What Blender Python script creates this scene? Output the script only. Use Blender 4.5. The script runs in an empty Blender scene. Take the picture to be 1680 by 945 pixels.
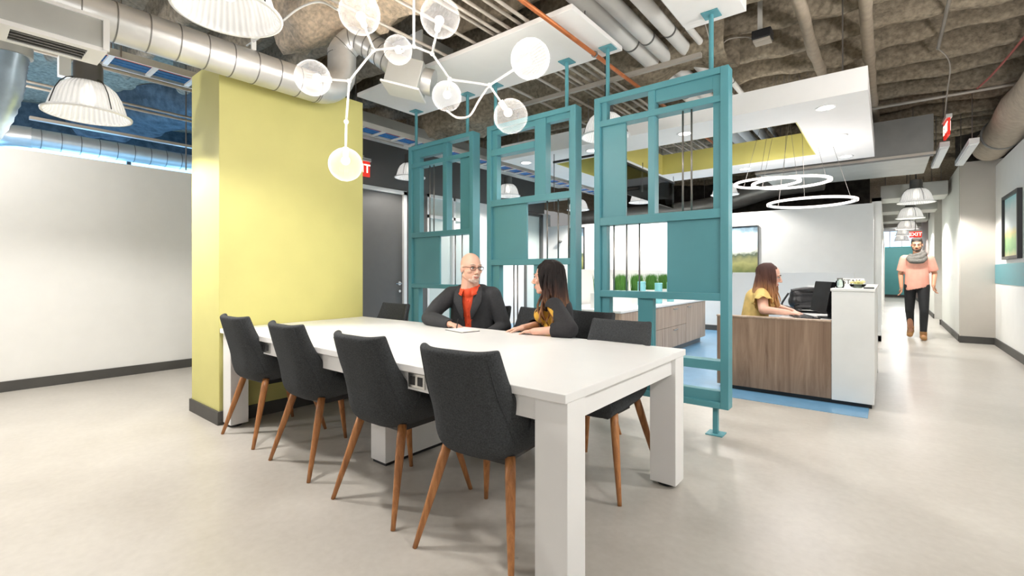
import bpy, bmesh, math, random
from mathutils import Vector, Matrix, noise
PI = math.pi
R = math.radians
random.seed(7)
SC = bpy.context.scene
COL = SC.collection

# ------------------------------------------------------------------ camera
cam_data = bpy.data.cameras.new('camera')
cam_data.sensor_width = 36.0
cam_data.lens = 767.0 / 1680.0 * 36.0
cam_data.shift_y = -25.5 / 1680.0
cam_data.clip_start = 0.05
cam_data.clip_end = 200
cam = bpy.data.objects.new('camera', cam_data)
cam.location = (0, 0, 1.2)
cam.rotation_euler = (R(90), 0, R(38.7))
COL.objects.link(cam)
SC.camera = cam

# ------------------------------------------------------------------ world, exposure
W = bpy.data.worlds.new('world')
SC.world = W
W.use_nodes = True
bg = W.node_tree.nodes['Background']
bg.inputs[0].default_value = (1.0, 0.985, 0.97, 1)
bg.inputs[1].default_value = .30
SC.view_settings.view_transform = 'Standard'
SC.view_settings.look = 'None'
SC.view_settings.gamma = 1.0
SC.view_settings.use_curve_mapping = False
SC.view_settings.exposure = 0.05
PENDANT_W = 120
GLOBE_W = 17
DOWN_W = 50

def lamp(kind, name, loc, power, color=(1, .97, .94), size=.1, parent=None, target=None, spot=None, shape=None, size_y=None):
    d = bpy.data.lights.new(name, kind)
    d.energy = power
    d.color = color
    if kind == 'AREA':
        d.size = size
        if shape: d.shape = shape
        if size_y: d.size_y = size_y
    else:
        d.shadow_soft_size = size
    if kind == 'SPOT':
        d.spot_size = spot or R(120); d.spot_blend = .6
    o = bpy.data.objects.new(name, d)
    o.location = loc
    if target is not None:
        o.rotation_euler = (Vector(target) - Vector(loc)).to_track_quat('-Z', 'Y').to_euler()
    COL.objects.link(o)
    if parent: o.parent = parent
    return o

# bare fill lamps without fixtures, added to brighten the room and corridor end
for p, e in (((-5.4, -1.6, 2.4), 120), ((-6.0, .2, 2.6), 22), ((.45, 26.9, 2.5), 110), ((-2.2, -1.8, 2.4), 16), ((1.0, 1.3, 2.4), 62), ((1.0, 3.4, 2.4), 90), ((.6, -1.2, 2.4), 22)):
    lamp('POINT', 'fill_lamp', p, e, (1, .98, .955), .12)

# unseen blue point lamps added to tint the duct beyond the left partition
for p in ((-8.1, 2.6, 2.1), (-8.1, 1.3, 2.1), (-8.3, -.2, 2.0)):
    lamp('POINT', 'blue_fill_lamp', p, 60, (.22, .58, 1.0), .4)

# ------------------------------------------------------------------ materials
def lin(c):
    return tuple(((v / 255.0) / 12.92 if v / 255.0 <= .04045 else ((v / 255.0 + .055) / 1.055) ** 2.4) for v in c)

def mat(name, col, rough=.5, metal=0.0, var=.06, scale=6.0, bump=0.0, bscale=60.0, emit=None, estr=0.0, spec=None, coat=0.0, stretch=None, sss=0.0):
    m = bpy.data.materials.new(name)
    m.use_nodes = True
    nt = m.node_tree; N = nt.nodes; L = nt.links
    b = N['Principled BSDF']
    c = lin(col)
    b.inputs['Roughness'].default_value = rough
    b.inputs['Metallic'].default_value = metal
    if spec is not None: b.inputs['Specular IOR Level'].default_value = spec
    if coat: b.inputs['Coat Weight'].default_value = coat
    if sss:
        b.inputs['Subsurface Weight'].default_value = sss
        b.inputs['Subsurface Radius'].default_value = (.012, .005, .003)
    tc = N.new('ShaderNodeTexCoord')
    mp = N.new('ShaderNodeMapping')
    L.new(tc.outputs['Object'], mp.inputs[0])
    if stretch: mp.inputs['Scale'].default_value = stretch
    nz = N.new('ShaderNodeTexNoise'); nz.inputs['Scale'].default_value = scale; nz.inputs['Detail'].default_value = 4
    L.new(mp.outputs[0], nz.inputs['Vector'])
    rp = N.new('ShaderNodeValToRGB')
    rp.color_ramp.elements[0].position = .3; rp.color_ramp.elements[1].position = .7
    rp.color_ramp.elements[0].color = tuple(max(0, v * (1 - var)) for v in c) + (1,)
    rp.color_ramp.elements[1].color = tuple(min(1, v * (1 + var)) for v in c) + (1,)
    L.new(nz.outputs['Fac'], rp.inputs[0])
    L.new(rp.outputs[0], b.inputs['Base Color'])
    if bump:
        n2 = N.new('ShaderNodeTexNoise'); n2.inputs['Scale'].default_value = bscale; n2.inputs['Detail'].default_value = 3
        L.new(mp.outputs[0], n2.inputs['Vector'])
        bp = N.new('ShaderNodeBump'); bp.inputs['Strength'].default_value = bump; bp.inputs['Distance'].default_value = .01
        L.new(n2.outputs['Fac'], bp.inputs['Height']); L.new(bp.outputs[0], b.inputs['Normal'])
    if emit:
        b.inputs['Emission Color'].default_value = lin(emit) + (1,)
        b.inputs['Emission Strength'].default_value = estr
    return m

def ramp_mat(name, coord, axis, stops, rough=.6, noise_amt=0.0, nscale=5.0, bump=0.0, space='Object', stretch=None):
    """colour bands along one object axis, disturbed by noise"""
    m = bpy.data.materials.new(name); m.use_nodes = True
    nt = m.node_tree; N = nt.nodes; L = nt.links; b = N['Principled BSDF']
    b.inputs['Roughness'].default_value = rough
    tc = N.new('ShaderNodeTexCoord'); sp = N.new('ShaderNodeSeparateXYZ')
    L.new(tc.outputs[space], sp.inputs[0])
    nz = N.new('ShaderNodeTexNoise'); nz.inputs['Scale'].default_value = nscale; nz.inputs['Detail'].default_value = 6
    mp = N.new('ShaderNodeMapping'); L.new(tc.outputs[space], mp.inputs[0])
    if stretch: mp.inputs['Scale'].default_value = stretch
    L.new(mp.outputs[0], nz.inputs['Vector'])
    mr = N.new('ShaderNodeMapRange'); mr.inputs[1].default_value = coord[0]; mr.inputs[2].default_value = coord[1]
    L.new(sp.outputs['XYZ'.index(axis)], mr.inputs[0])
    ma = N.new('ShaderNodeMath'); ma.operation = 'MULTIPLY_ADD'; ma.inputs[1].default_value = noise_amt
    L.new(nz.outputs['Fac'], ma.inputs[0])
    sb = N.new('ShaderNodeMath'); sb.operation = 'SUBTRACT'; sb.inputs[1].default_value = noise_amt * .5
    L.new(mr.outputs[0], sb.inputs[0]); L.new(sb.outputs[0], ma.inputs[2])
    rp = N.new('ShaderNodeValToRGB'); cr = rp.color_ramp
    while len(cr.elements) < len(stops): cr.elements.new(.5)
    for e, (p, c) in zip(cr.elements, stops):
        e.position = p; e.color = lin(c) + (1,)
    L.new(ma.outputs[0], rp.inputs[0]); L.new(rp.outputs[0], b.inputs['Base Color'])
    if bump:
        bp = N.new('ShaderNodeBump'); bp.inputs['Strength'].default_value = bump; bp.inputs['Distance'].default_value = .01
        L.new(nz.outputs['Fac'], bp.inputs['Height']); L.new(bp.outputs[0], b.inputs['Normal'])
    if name.startswith('hair'):
        b.inputs['Specular IOR Level'].default_value = .25
    return m

def wood(name, c1, c2, rough=.45, scale=(14, 14, 1.2), rings=6.0):
    m = bpy.data.materials.new(name); m.use_nodes = True
    nt = m.node_tree; N = nt.nodes; L = nt.links; b = N['Principled BSDF']
    b.inputs['Roughness'].default_value = rough
    tc = N.new('ShaderNodeTexCoord'); mp = N.new('ShaderNodeMapping'); mp.inputs['Scale'].default_value = scale
    L.new(tc.outputs['Object'], mp.inputs[0])
    nz = N.new('ShaderNodeTexNoise'); nz.inputs['Scale'].default_value = 1.3; nz.inputs['Detail'].default_value = 8; nz.inputs['Roughness'].default_value = .62
    nz.inputs['Distortion'].default_value = .8
    L.new(mp.outputs[0], nz.inputs['Vector'])
    rp = N.new('ShaderNodeValToRGB')
    rp.color_ramp.elements[0].position = .3; rp.color_ramp.elements[1].position = .72
    rp.color_ramp.elements[0].color = lin(c1) + (1,); rp.color_ramp.elements[1].color = lin(c2) + (1,)
    L.new(nz.outputs['Fac'], rp.inputs[0]); L.new(rp.outputs[0], b.inputs['Base Color'])
    return m

def glass_shade(name, transp=.35, estr=.6, ecol=(255, 252, 246), ribs=0):
    """prismatic lamp glass: part see-through, part white scatter, faintly lit"""
    m = bpy.data.materials.new(name); m.use_nodes = True
    nt = m.node_tree; N = nt.nodes; L = nt.links
    out = N['Material Output']; b = N['Principled BSDF']
    b.inputs['Base Color'].default_value = (.9, .9, .9, 1); b.inputs['Roughness'].default_value = .15
    b.inputs['Emission Color'].default_value = lin(ecol) + (1,); b.inputs['Emission Strength'].default_value = estr
    t = N.new('ShaderNodeBsdfTransparent'); mx = N.new('ShaderNodeMixShader')
    lw = N.new('ShaderNodeLayerWeight'); lw.inputs[0].default_value = .35
    mr = N.new('ShaderNodeMapRange'); mr.inputs[3].default_value = 1 - transp; mr.inputs[4].default_value = 1.0
    L.new(lw.outputs['Facing'], mr.inputs[0])
    if ribs:
        tc = N.new('ShaderNodeTexCoord'); sp = N.new('ShaderNodeSeparateXYZ'); L.new(tc.outputs['Object'], sp.inputs[0])
        at = N.new('ShaderNodeMath'); at.operation = 'ARCTAN2'; L.new(sp.outputs[1], at.inputs[0]); L.new(sp.outputs[0], at.inputs[1])
        mu = N.new('ShaderNodeMath'); mu.operation = 'MULTIPLY'; mu.inputs[1].default_value = ribs; L.new(at.outputs[0], mu.inputs[0])
        si = N.new('ShaderNodeMath'); si.operation = 'SINE'; L.new(mu.outputs[0], si.inputs[0])
        bp = N.new('ShaderNodeBump'); bp.inputs['Strength'].default_value = .5; bp.inputs['Distance'].default_value = .01
        L.new(si.outputs[0], bp.inputs['Height']); L.new(bp.outputs[0], b.inputs['Normal'])
        r2 = N.new('ShaderNodeMapRange'); r2.inputs[1].default_value = -1; r2.inputs[2].default_value = 1
        r2.inputs[3].default_value = .7; r2.inputs[4].default_value = 1.0
        L.new(si.outputs[0], r2.inputs[0])
        m2 = N.new('ShaderNodeMath'); m2.operation = 'MULTIPLY'; L.new(r2.outputs[0], m2.inputs[0]); L.new(mr.outputs[0], m2.inputs[1])
        L.new(m2.outputs[0], mx.inputs[0])
    else:
        L.new(mr.outputs[0], mx.inputs[0])
    L.new(t.outputs[0], mx.inputs[1]); L.new(b.outputs[0], mx.inputs[2]); L.new(mx.outputs[0], out.inputs[0])
    return m

def globe_glass(name):
    """clear ribbed glass: nearly see-through in the middle, white at the rim and along the ribs"""
    m = bpy.data.materials.new(name); m.use_nodes = True
    nt = m.node_tree; N = nt.nodes; L = nt.links
    out = N['Material Output']; b = N['Principled BSDF']
    b.inputs['Base Color'].default_value = (.9, .9, .9, 1); b.inputs['Roughness'].default_value = .3
    t = N.new('ShaderNodeBsdfTransparent'); t.inputs[0].default_value = (.99, .99, .99, 1); mx = N.new('ShaderNodeMixShader')
    lw = N.new('ShaderNodeLayerWeight'); lw.inputs[0].default_value = .5
    pw = N.new('ShaderNodeMath'); pw.operation = 'POWER'; pw.inputs[1].default_value = 2.6; L.new(lw.outputs['Facing'], pw.inputs[0])
    tc = N.new('ShaderNodeTexCoord'); sp = N.new('ShaderNodeSeparateXYZ'); L.new(tc.outputs['Object'], sp.inputs[0])
    at = N.new('ShaderNodeMath'); at.operation = 'ARCTAN2'; L.new(sp.outputs[1], at.inputs[0]); L.new(sp.outputs[0], at.inputs[1])
    mu = N.new('ShaderNodeMath'); mu.operation = 'MULTIPLY'; mu.inputs[1].default_value = 40; L.new(at.outputs[0], mu.inputs[0])
    si = N.new('ShaderNodeMath'); si.operation = 'SINE'; L.new(mu.outputs[0], si.inputs[0])
    r2 = N.new('ShaderNodeMapRange'); r2.inputs[1].default_value = -1; r2.inputs[2].default_value = 1; r2.inputs[3].default_value = .026; r2.inputs[4].default_value = .075
    L.new(si.outputs[0], r2.inputs[0])
    ma = N.new('ShaderNodeMath'); ma.operation = 'MULTIPLY_ADD'; ma.inputs[1].default_value = .22; L.new(pw.outputs[0], ma.inputs[0]); L.new(r2.outputs[0], ma.inputs[2])
    L.new(ma.outputs[0], mx.inputs[0]); L.new(t.outputs[0], mx.inputs[1]); L.new(b.outputs[0], mx.inputs[2]); L.new(mx.outputs[0], out.inputs[0])
    return m

def clear_glass(name, tint=(235, 245, 242), refl=.12):
    m = bpy.data.materials.new(name); m.use_nodes = True
    nt = m.node_tree; N = nt.nodes; L = nt.links
    out = N['Material Output']; b = N['Principled BSDF']
    t = N.new('ShaderNodeBsdfTransparent'); t.inputs[0].default_value = lin(tint) + (1,)
    g = N.new('ShaderNodeBsdfGlossy'); g.inputs['Roughness'].default_value = .02
    mx = N.new('ShaderNodeMixShader'); lw = N.new('ShaderNodeFresnel'); lw.inputs[0].default_value = 1.45
    L.new(lw.outputs[0], mx.inputs[0]); L.new(t.outputs[0], mx.inputs[1]); L.new(g.outputs[0], mx.inputs[2]); L.new(mx.outputs[0], out.inputs[0])
    return m

M = {}
M['floor'] = None
M['wall'] = mat('white_paint', (232, 231, 228), .6, var=.015)
M['wall_grey'] = mat('grey_paint', (96, 95, 93), .5, var=.03)
M['wall_taupe'] = mat('taupe_paint', (196, 190, 181), .6, var=.02)
M['green'] = mat('lime_paint', (206, 200, 126), .55, var=.03, scale=3)
M['green_in'] = mat('lime_fascia', (200, 192, 110), .6, var=.03)
M['base'] = mat('rubber_base', (72, 70, 67), .6, var=.08)
M['teal'] = mat('teal_lacquer', (86, 150, 160), .38, var=.04, scale=3)
M['teal_wall'] = mat('teal_paint', (98, 176, 178), .55, var=.03)
M['table'] = mat('white_laminate', (238, 237, 236), .32, var=.012)
M['white'] = mat('white_enamel', (235, 235, 233), .35, var=.02)
M['dry'] = mat('drywall_white', (238, 236, 234), .75, var=.012)
M['fabric'] = mat('charcoal_fabric', (68, 70, 72), .95, var=.3, scale=170, bump=.35, bscale=420, spec=.15)
M['legwood'] = wood('walnut_leg', (140, 86, 46), (200, 138, 84), .4, (30, 30, 3))
M['deskwood'] = wood('desk_oak', (112, 86, 68), (166, 140, 118), .5, (9, 9, .7))
M['credwood'] = wood('credenza_ash', (158, 134, 116), (198, 176, 156), .5, (14, 14, .8))
M['blue_floor'] = mat('blue_vinyl', (112, 160, 196), .22, var=.05, scale=9)
M['duct'] = mat('galvanised', (212, 212, 210), .38, metal=.62, var=.1, scale=5)
M['ductbox'] = mat('galvanised_sheet', (186, 188, 184), .45, metal=.45, var=.06, scale=4)
M['seam'] = mat('duct_seam', (128, 128, 126), .45, metal=.6)
M['chrome'] = mat('brushed_steel', (200, 200, 198), .22, metal=1.0)
M['rod'] = mat('steel_rod', (150, 145, 140), .3, metal=.8)
M['conduit'] = mat('conduit', (178, 170, 160), .5, metal=.3)
M['pipe'] = mat('pipe_jacket', (226, 224, 220), .55, var=.04, scale=4)
M['copper'] = mat('copper_pipe', (190, 112, 66), .4, metal=.5, var=.2, scale=9)
M['dark'] = mat('black_plastic', (32, 32, 34), .4)
M['darkmetal'] = mat('grey_metal', (112, 112, 110), .4, metal=.6)
M['rung'] = mat('tray_zinc', (214, 212, 206), .4, metal=.3)
M['bluecable'] = mat('blue_cable', (36, 110, 178), .45, var=.2, scale=40)
M['spray'] = mat('sprayed_insulation', (150, 138, 120), .95, var=.36, scale=22, bump=1.0, bscale=48, spec=.1)
M['spray_tan'] = mat('sprayed_insulation_tan', (208, 190, 168), .95, var=.3, scale=26, bump=1.0, bscale=55, spec=.1)
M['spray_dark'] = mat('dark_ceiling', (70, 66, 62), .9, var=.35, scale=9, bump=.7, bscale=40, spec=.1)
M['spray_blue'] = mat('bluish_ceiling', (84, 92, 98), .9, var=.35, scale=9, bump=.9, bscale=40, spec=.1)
M['tanduct'] = mat('wrapped_duct', (172, 158, 140), .85, var=.12, scale=14, bump=.5, bscale=24)
M['bulb'] = mat('bulb', (255, 250, 240), .5, emit=(255, 244, 226), estr=3.0)
M['led'] = mat('led_strip', (255, 250, 246), .5, emit=(255, 232, 226), estr=3.0)
M['downglow'] = mat('downlight_lens', (255, 255, 255), .5, emit=(255, 250, 244), estr=5.0)
M['red_exit'] = mat('exit_red', (214, 52, 40), .4, emit=(230, 50, 38), estr=.7)
M['exit_white'] = mat('exit_letters', (255, 236, 226), .5, emit=(255, 225, 210), estr=1.6)
M['shade'] = glass_shade('prismatic_glass', .32, .32, ribs=44)
M['globe'] = globe_glass('ribbed_globe_glass')
M['glass'] = clear_glass('clear_glass')
M['frost'] = mat('frosted_glass', (206, 216, 211), .25, var=.03, scale=2)
M['sky_pane'] = mat('window_daylight', (200, 225, 250), .4, emit=(160, 208, 255), estr=2.3)
M['skin'] = mat('skin', (222, 172, 146), .5, var=.05, scale=16, sss=.12)
M['skin_pink'] = mat('skin_fair', (226, 178, 156), .5, var=.05, scale=16, sss=.12)
M['skin_tan'] = mat('skin_tan', (196, 142, 112), .5, var=.05, scale=16, sss=.12)
M['jacket'] = mat('charcoal_wool', (50, 51, 54), .85, var=.12, scale=60, bump=.15, bscale=160)
M['blazer'] = mat('black_knit', (38, 37, 40), .85, var=.15, scale=60, bump=.15, bscale=160)
M['shirt'] = mat('orange_red_cotton', (230, 80, 40), .7, var=.08, scale=20)
M['mustard'] = mat('mustard_top', (214, 166, 62), .75, var=.1, scale=18)
M['yellow'] = mat('yellow_blouse', (222, 190, 118), .75, var=.12, scale=16, bump=.3, bscale=18)
M['pink'] = mat('pink_tee', (224, 160, 142), .85, var=.05, scale=14, bump=.25, bscale=10)
M['scarf'] = mat('grey_knit', (104, 101, 96), .95, var=.2, scale=40, bump=.6, bscale=60)
M['trousers'] = mat('black_denim', (26, 26, 29), .8, var=.15, scale=30)
M['navy'] = mat('navy_trousers', (42, 44, 54), .8, var=.15, scale=30)
M['boots'] = mat('tan_suede', (164, 120, 74), .8, var=.12, scale=20)
M['eye'] = mat('eye_white', (236, 232, 228), .25)
M['iris'] = mat('iris_brown', (58, 38, 28), .3)
M['lips'] = mat('lips', (186, 96, 90), .45)
M['teeth'] = mat('teeth', (240, 236, 228), .3)
M['beard'] = mat('white_stubble', (216, 190, 176), .9, var=.15, scale=90, bump=.4, bscale=200)
M['brow'] = mat('brow_hair', (70, 50, 38), .8)
M['brow_grey'] = mat('brow_hair_grey', (176, 160, 146), .8)
M['paper'] = mat('paper', (240, 238, 232), .7, var=.01)
M['grass'] = ramp_mat('grass_blades', (0, .3), 'Z', [(0, (26, 62, 24)), (.5, (48, 104, 36)), (1, (84, 138, 56))], .6, .5, 60)
M['canister'] = mat('turquoise_glaze', (128, 196, 204), .25, var=.06)
M['hair_dark'] = ramp_mat('hair_dark_ombre', (-.44, .1), 'Z', [(0, (200, 150, 100)), (.36, (158, 112, 76)), (.6, (66, 45, 38)), (.78, (28, 21, 20))], .68, .5, 34, .5, stretch=(1, 1, .08))
M['hair_brown'] = ramp_mat('hair_brown_ombre', (-.34, .1), 'Z', [(0, (214, 168, 112)), (.42, (168, 120, 84)), (.68, (92, 60, 50)), (1, (66, 44, 40))], .68, .4, 34, .5, stretch=(1, 1, .08))
M['hair_black'] = mat('short_dark_hair', (62, 54, 48), .7, var=.2, scale=80)
M['leather'] = mat('black_leather', (36, 36, 38), .38, var=.2, scale=30, bump=.4, bscale=30)
M['screen'] = mat('screen_black', (10, 10, 12), .5, spec=.06)
M['flower'] = mat('cream_petals', (232, 220, 150), .7, var=.12, scale=40)
M['art1'] = ramp_mat('landscape_paint', (-.47, .47), 'Z', [(0, (104, 116, 62)), (.22, (172, 168, 110)), (.4, (92, 104, 84)), (.47, (226, 228, 214)), (.62, (196, 218, 224)), (.8, (230, 236, 238)), (.92, (122, 146, 160)), (1, (70, 86, 98))], .5, .28, 7)
M['art2'] = ramp_mat('meadow_paint', (-.45, .45), 'Z', [(0, (208, 196, 150)), (.14, (126, 170, 118)), (.3, (156, 190, 128)), (.4, (222, 206, 140)), (.5, (218, 224, 222)), (.75, (226, 234, 234)), (1, (164, 222, 226))], .5, .2, 5)

def floor_mat():
    m = bpy.data.materials.new('polished_concrete'); m.use_nodes = True
    nt = m.node_tree; N = nt.nodes; L = nt.links; b = N['Principled BSDF']
    tc = N.new('ShaderNodeTexCoord')
    n1 = N.new('ShaderNodeTexNoise'); n1.inputs['Scale'].default_value = .9; n1.inputs['Detail'].default_value = 7; n1.inputs['Roughness'].default_value = .62
    n2 = N.new('ShaderNodeTexNoise'); n2.inputs['Scale'].default_value = 26; n2.inputs['Detail'].default_value = 4
    L.new(tc.outputs['Object'], n1.inputs['Vector']); L.new(tc.outputs['Object'], n2.inputs['Vector'])
    ad = N.new('ShaderNodeMath'); ad.operation = 'MULTIPLY_ADD'; ad.inputs[1].default_value = .28
    L.new(n2.outputs['Fac'], ad.inputs[0]); L.new(n1.outputs['Fac'], ad.inputs[2])
    rp = N.new('ShaderNodeValToRGB'); rp.color_ramp.elements[0].position = .42; rp.color_ramp.elements[1].position = .86
    rp.color_ramp.elements[0].color = lin((178, 172, 163)) + (1,); rp.color_ramp.elements[1].color = lin((204, 199, 191)) + (1,)
    L.new(ad.outputs[0], rp.inputs[0]); L.new(rp.outputs[0], b.inputs['Base Color'])
    mr = N.new('ShaderNodeMapRange'); mr.inputs[3].default_value = .2; mr.inputs[4].default_value = .42
    L.new(n1.outputs['Fac'], mr.inputs[0]); L.new(mr.outputs[0], b.inputs['Roughness'])
    bp = N.new('ShaderNodeBump'); bp.inputs['Strength'].default_value = .04; bp.inputs['Distance'].default_value = .01
    L.new(n1.outputs['Fac'], bp.inputs['Height']); L.new(bp.outputs[0], b.inputs['Normal'])
    return m
M['floor'] = floor_mat()

# ------------------------------------------------------------------ mesh helpers
class MB:
    def __init__(self): self.v = []; self.f = []
    def add(self, vs, fs):
        o = len(self.v); self.v += [Vector(p) for p in vs]; self.f += [tuple(i + o for i in f) for f in fs]; return self
    def box(self, x0, x1, y0, y1, z0, z1):
        x0, x1 = min(x0, x1), max(x0, x1); y0, y1 = min(y0, y1), max(y0, y1); z0, z1 = min(z0, z1), max(z0, z1)
        return self.add([(x0, y0, z0), (x1, y0, z0), (x1, y1, z0), (x0, y1, z0), (x0, y0, z1), (x1, y0, z1), (x1, y1, z1), (x0, y1, z1)],
                        [(0, 3, 2, 1), (4, 5, 6, 7), (0, 1, 5, 4), (1, 2, 6, 5), (2, 3, 7, 6), (3, 0, 4, 7)])
    def obox(self, M4, sx, sy, sz):
        h = [(x * sx / 2, y * sy / 2, z * sz / 2) for z in (-1, 1) for x, y in ((-1, -1), (1, -1), (1, 1), (-1, 1))]
        return self.add([M4 @ Vector(p) for p in h], [(0, 3, 2, 1), (4, 5, 6, 7), (0, 1, 5, 4), (1, 2, 6, 5), (2, 3, 7, 6), (3, 0, 4, 7)])
    def cyl(self, p, q, r0, r1=None, n=12, caps=True):
        r1 = r0 if r1 is None else r1
        p, q = Vector(p), Vector(q); d = (q - p)
        u = d.orthogonal().normalized(); w = d.normalized().cross(u)
        vs = []
        for c, r in ((p, r0), (q, r1)):
            for i in range(n):
                a = 2 * PI * i / n; vs.append(c + u * math.cos(a) * r + w * math.sin(a) * r)
        fs = [(i, (i + 1) % n, n + (i + 1) % n, n + i) for i in range(n)]
        if caps: fs += [tuple(range(n - 1, -1, -1)), tuple(range(n, 2 * n))]
        return self.add(vs, fs)
    def tube(self, path, r, n=8, caps=True):
        P = [Vector(p) for p in path]
        rs = r if isinstance(r, (list, tuple)) else [r] * len(P)
        t0 = (P[1] - P[0]).normalized(); u = t0.orthogonal().normalized(); vs = []
        for k, p in enumerate(P):
            t = (P[min(k + 1, len(P) - 1)] - P[max(k - 1, 0)]).normalized()
            u = (u - t * u.dot(t)).normalized(); w = t.cross(u)
            for i in range(n):
                a = 2 * PI * i / n; vs.append(p + (u * math.cos(a) + w * math.sin(a)) * rs[k])
        fs = []
        for k in range(len(P) - 1):
            for i in range(n):
                fs.append((k * n + i, k * n + (i + 1) % n, (k + 1) * n + (i + 1) % n, (k + 1) * n + i))
        if caps: fs += [tuple(range(n - 1, -1, -1)), tuple(range((len(P) - 1) * n, len(P) * n))]
        return self.add(vs, fs)
    def lathe(self, prof, c=(0, 0, 0), n=24, close=False):
        c = Vector(c); vs = []; fs = []; m = len(prof)
        for r, z in prof:
            for i in range(n):
                a = 2 * PI * i / n; vs.append(c + Vector((r * math.cos(a), r * math.sin(a), z)))
        for k in range(m - 1 + (1 if close else 0)):
            k2 = (k + 1) % m
            for i in range(n):
                fs.append((k * n + i, k * n + (i + 1) % n, k2 * n + (i + 1) % n, k2 * n + i))
        return self.add(vs, fs)
    def sphere(self, c, r, n=20, m=12, M4=None):
        c = Vector(c); rr = r if isinstance(r, (tuple, list)) else (r, r, r)
        vs = []; fs = []
        for j in range(1, m):
            b = PI * j / m
            for i in range(n):
                a = 2 * PI * i / n
                p = Vector((rr[0] * math.sin(b) * math.cos(a), rr[1] * math.sin(b) * math.sin(a), rr[2] * math.cos(b)))
                vs.append(c + (M4 @ p if M4 else p))
        top = len(vs); p = Vector((0, 0, rr[2])); vs += [c + (M4 @ p if M4 else p), c - (M4 @ p if M4 else p)]
        for j in range(m - 2):
            for i in range(n):
                fs.append((j * n + i, (j + 1) * n + i, (j + 1) * n + (i + 1) % n, j * n + (i + 1) % n))
        for i in range(n):
            fs.append((top, i, (i + 1) % n)); fs.append((top + 1, (m - 2) * n + (i + 1) % n, (m - 2) * n + i))
        return self.add(vs, fs)
    def cap(self, p0, r0, p1, r1, side=None, k=1.0, n=16):
        """tapered capsule, optionally k times wider along the direction side"""
        p0, p1 = Vector(p0), Vector(p1); d = p1 - p0; L = max(d.length, 1e-5); t = d.normalized()
        if side is not None:
            u = Vector(side); u = (u - t * u.dot(t)).normalized()
        else: u = t.orthogonal().normalized()
        w = t.cross(u); rings = []
        for j in range(4):
            b = PI / 2 * (1 - (j + .35) / 4.35) if j else PI / 2 * .92
            rings.append((p0 - t * r0 * math.sin(b), r0 * math.cos(b)))
        for s in (0, .33, .66, 1): rings.append((p0 + d * s, r0 + (r1 - r0) * s))
        for j in range(3, -1, -1):
            b = PI / 2 * (1 - (j + .35) / 4.35) if j else PI / 2 * .92
            rings.append((p1 + t * r1 * math.sin(b), r1 * math.cos(b)))
        vs = []; fs = []
        for c, r in rings:
            for i in range(n):
                a = 2 * PI * i / n; vs.append(c + u * math.cos(a) * r * k + w * math.sin(a) * r)
        for q in range(len(rings) - 1):
            for i in range(n):
                fs.append((q * n + i, q * n + (i + 1) % n, (q + 1) * n + (i + 1) % n, (q + 1) * n + i))
        fs += [tuple(range(n - 1, -1, -1)), tuple(range((len(rings) - 1) * n, len(rings) * n))]
        return self.add(vs, fs)
    def xf(self, M4): self.v = [M4 @ p for p in self.v]; return self
    def mesh(self, name, m, smooth=False):
        me = bpy.data.meshes.new(name); me.from_pydata([tuple(p) for p in self.v], [], self.f); me.update()
        if m: me.materials.append(m)
        if smooth:
            me.polygons.foreach_set('use_smooth', [True] * len(me.polygons))
        return me
    def build(self, name, m, parent=None, smooth=False, bevel=0.0, seg=2, auto=False, local=True):
        """one object; with no parent its origin is moved to the middle of its base"""
        off = Vector((0, 0, 0))
        if parent is None and local:
            xs = [p.x for p in self.v]; ys = [p.y for p in self.v]; zs = [p.z for p in self.v]
            off = Vector(((min(xs) + max(xs)) / 2, (min(ys) + max(ys)) / 2, min(zs)))
            self.v = [p - off for p in self.v]
        elif parent is not None:
            off = None
        me = self.mesh(name, m, smooth)
        o = bpy.data.objects.new(name, me); COL.objects.link(o)
        if parent is not None:
            o.parent = parent
        else: o.location = off
        if bevel:
            bm = bmesh.new(); bm.from_mesh(me)
            es = [e for e in bm.edges if e.is_manifold and e.calc_face_angle(0) > R(35)]
            bmesh.ops.bevel(bm, geom=es, offset=bevel, segments=seg, affect='EDGES', profile=.5, clamp_overlap=True)
            bm.to_mesh(me); bm.free()
            if smooth: me.polygons.foreach_set('use_smooth', [True] * len(me.polygons))
        if auto:
            me.polygons.foreach_set('use_smooth', [True] * len(me.polygons))
            try: me.set_sharp_from_angle(angle=R(40))
            except Exception: pass
        return o

def tag(o, label=None, cat=None, group=None, kind=None):
    if label: o['label'] = label
    if cat: o['category'] = cat
    if group: o['group'] = group
    if kind: o['kind'] = kind
    return o

def thing(name, label, cat, loc=(0, 0, 0), rz=0.0, group=None):
    o = bpy.data.objects.new(name, None); COL.objects.link(o)
    o.location = loc; o.rotation_euler = (0, 0, rz); o.empty_display_size = .05
    return tag(o, label, cat, group)

def struct(name, mb, m, parent=None, label=None, **kw):
    o = mb.build(name, m, parent, **kw)
    if parent is None: o['kind'] = 'structure'
    if label: o['label'] = label
    return o

def copy_tree(o, parent=None):
    c = o.copy(); COL.objects.link(c)
    if parent is not None: c.parent = parent
    for ch in list(o.children): copy_tree(ch, c)
    return c

def shared(name, me, parent, loc=(0, 0, 0), rot=None):
    o = bpy.data.objects.new(name, me); COL.objects.link(o); o.parent = parent; o.location = loc
    if rot: o.rotation_euler = rot
    return o

def evaluate(obj):
    dg = bpy.context.evaluated_depsgraph_get()
    dg.update()
    me = bpy.data.meshes.new_from_object(obj.evaluated_get(dg))
    return me

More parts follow.
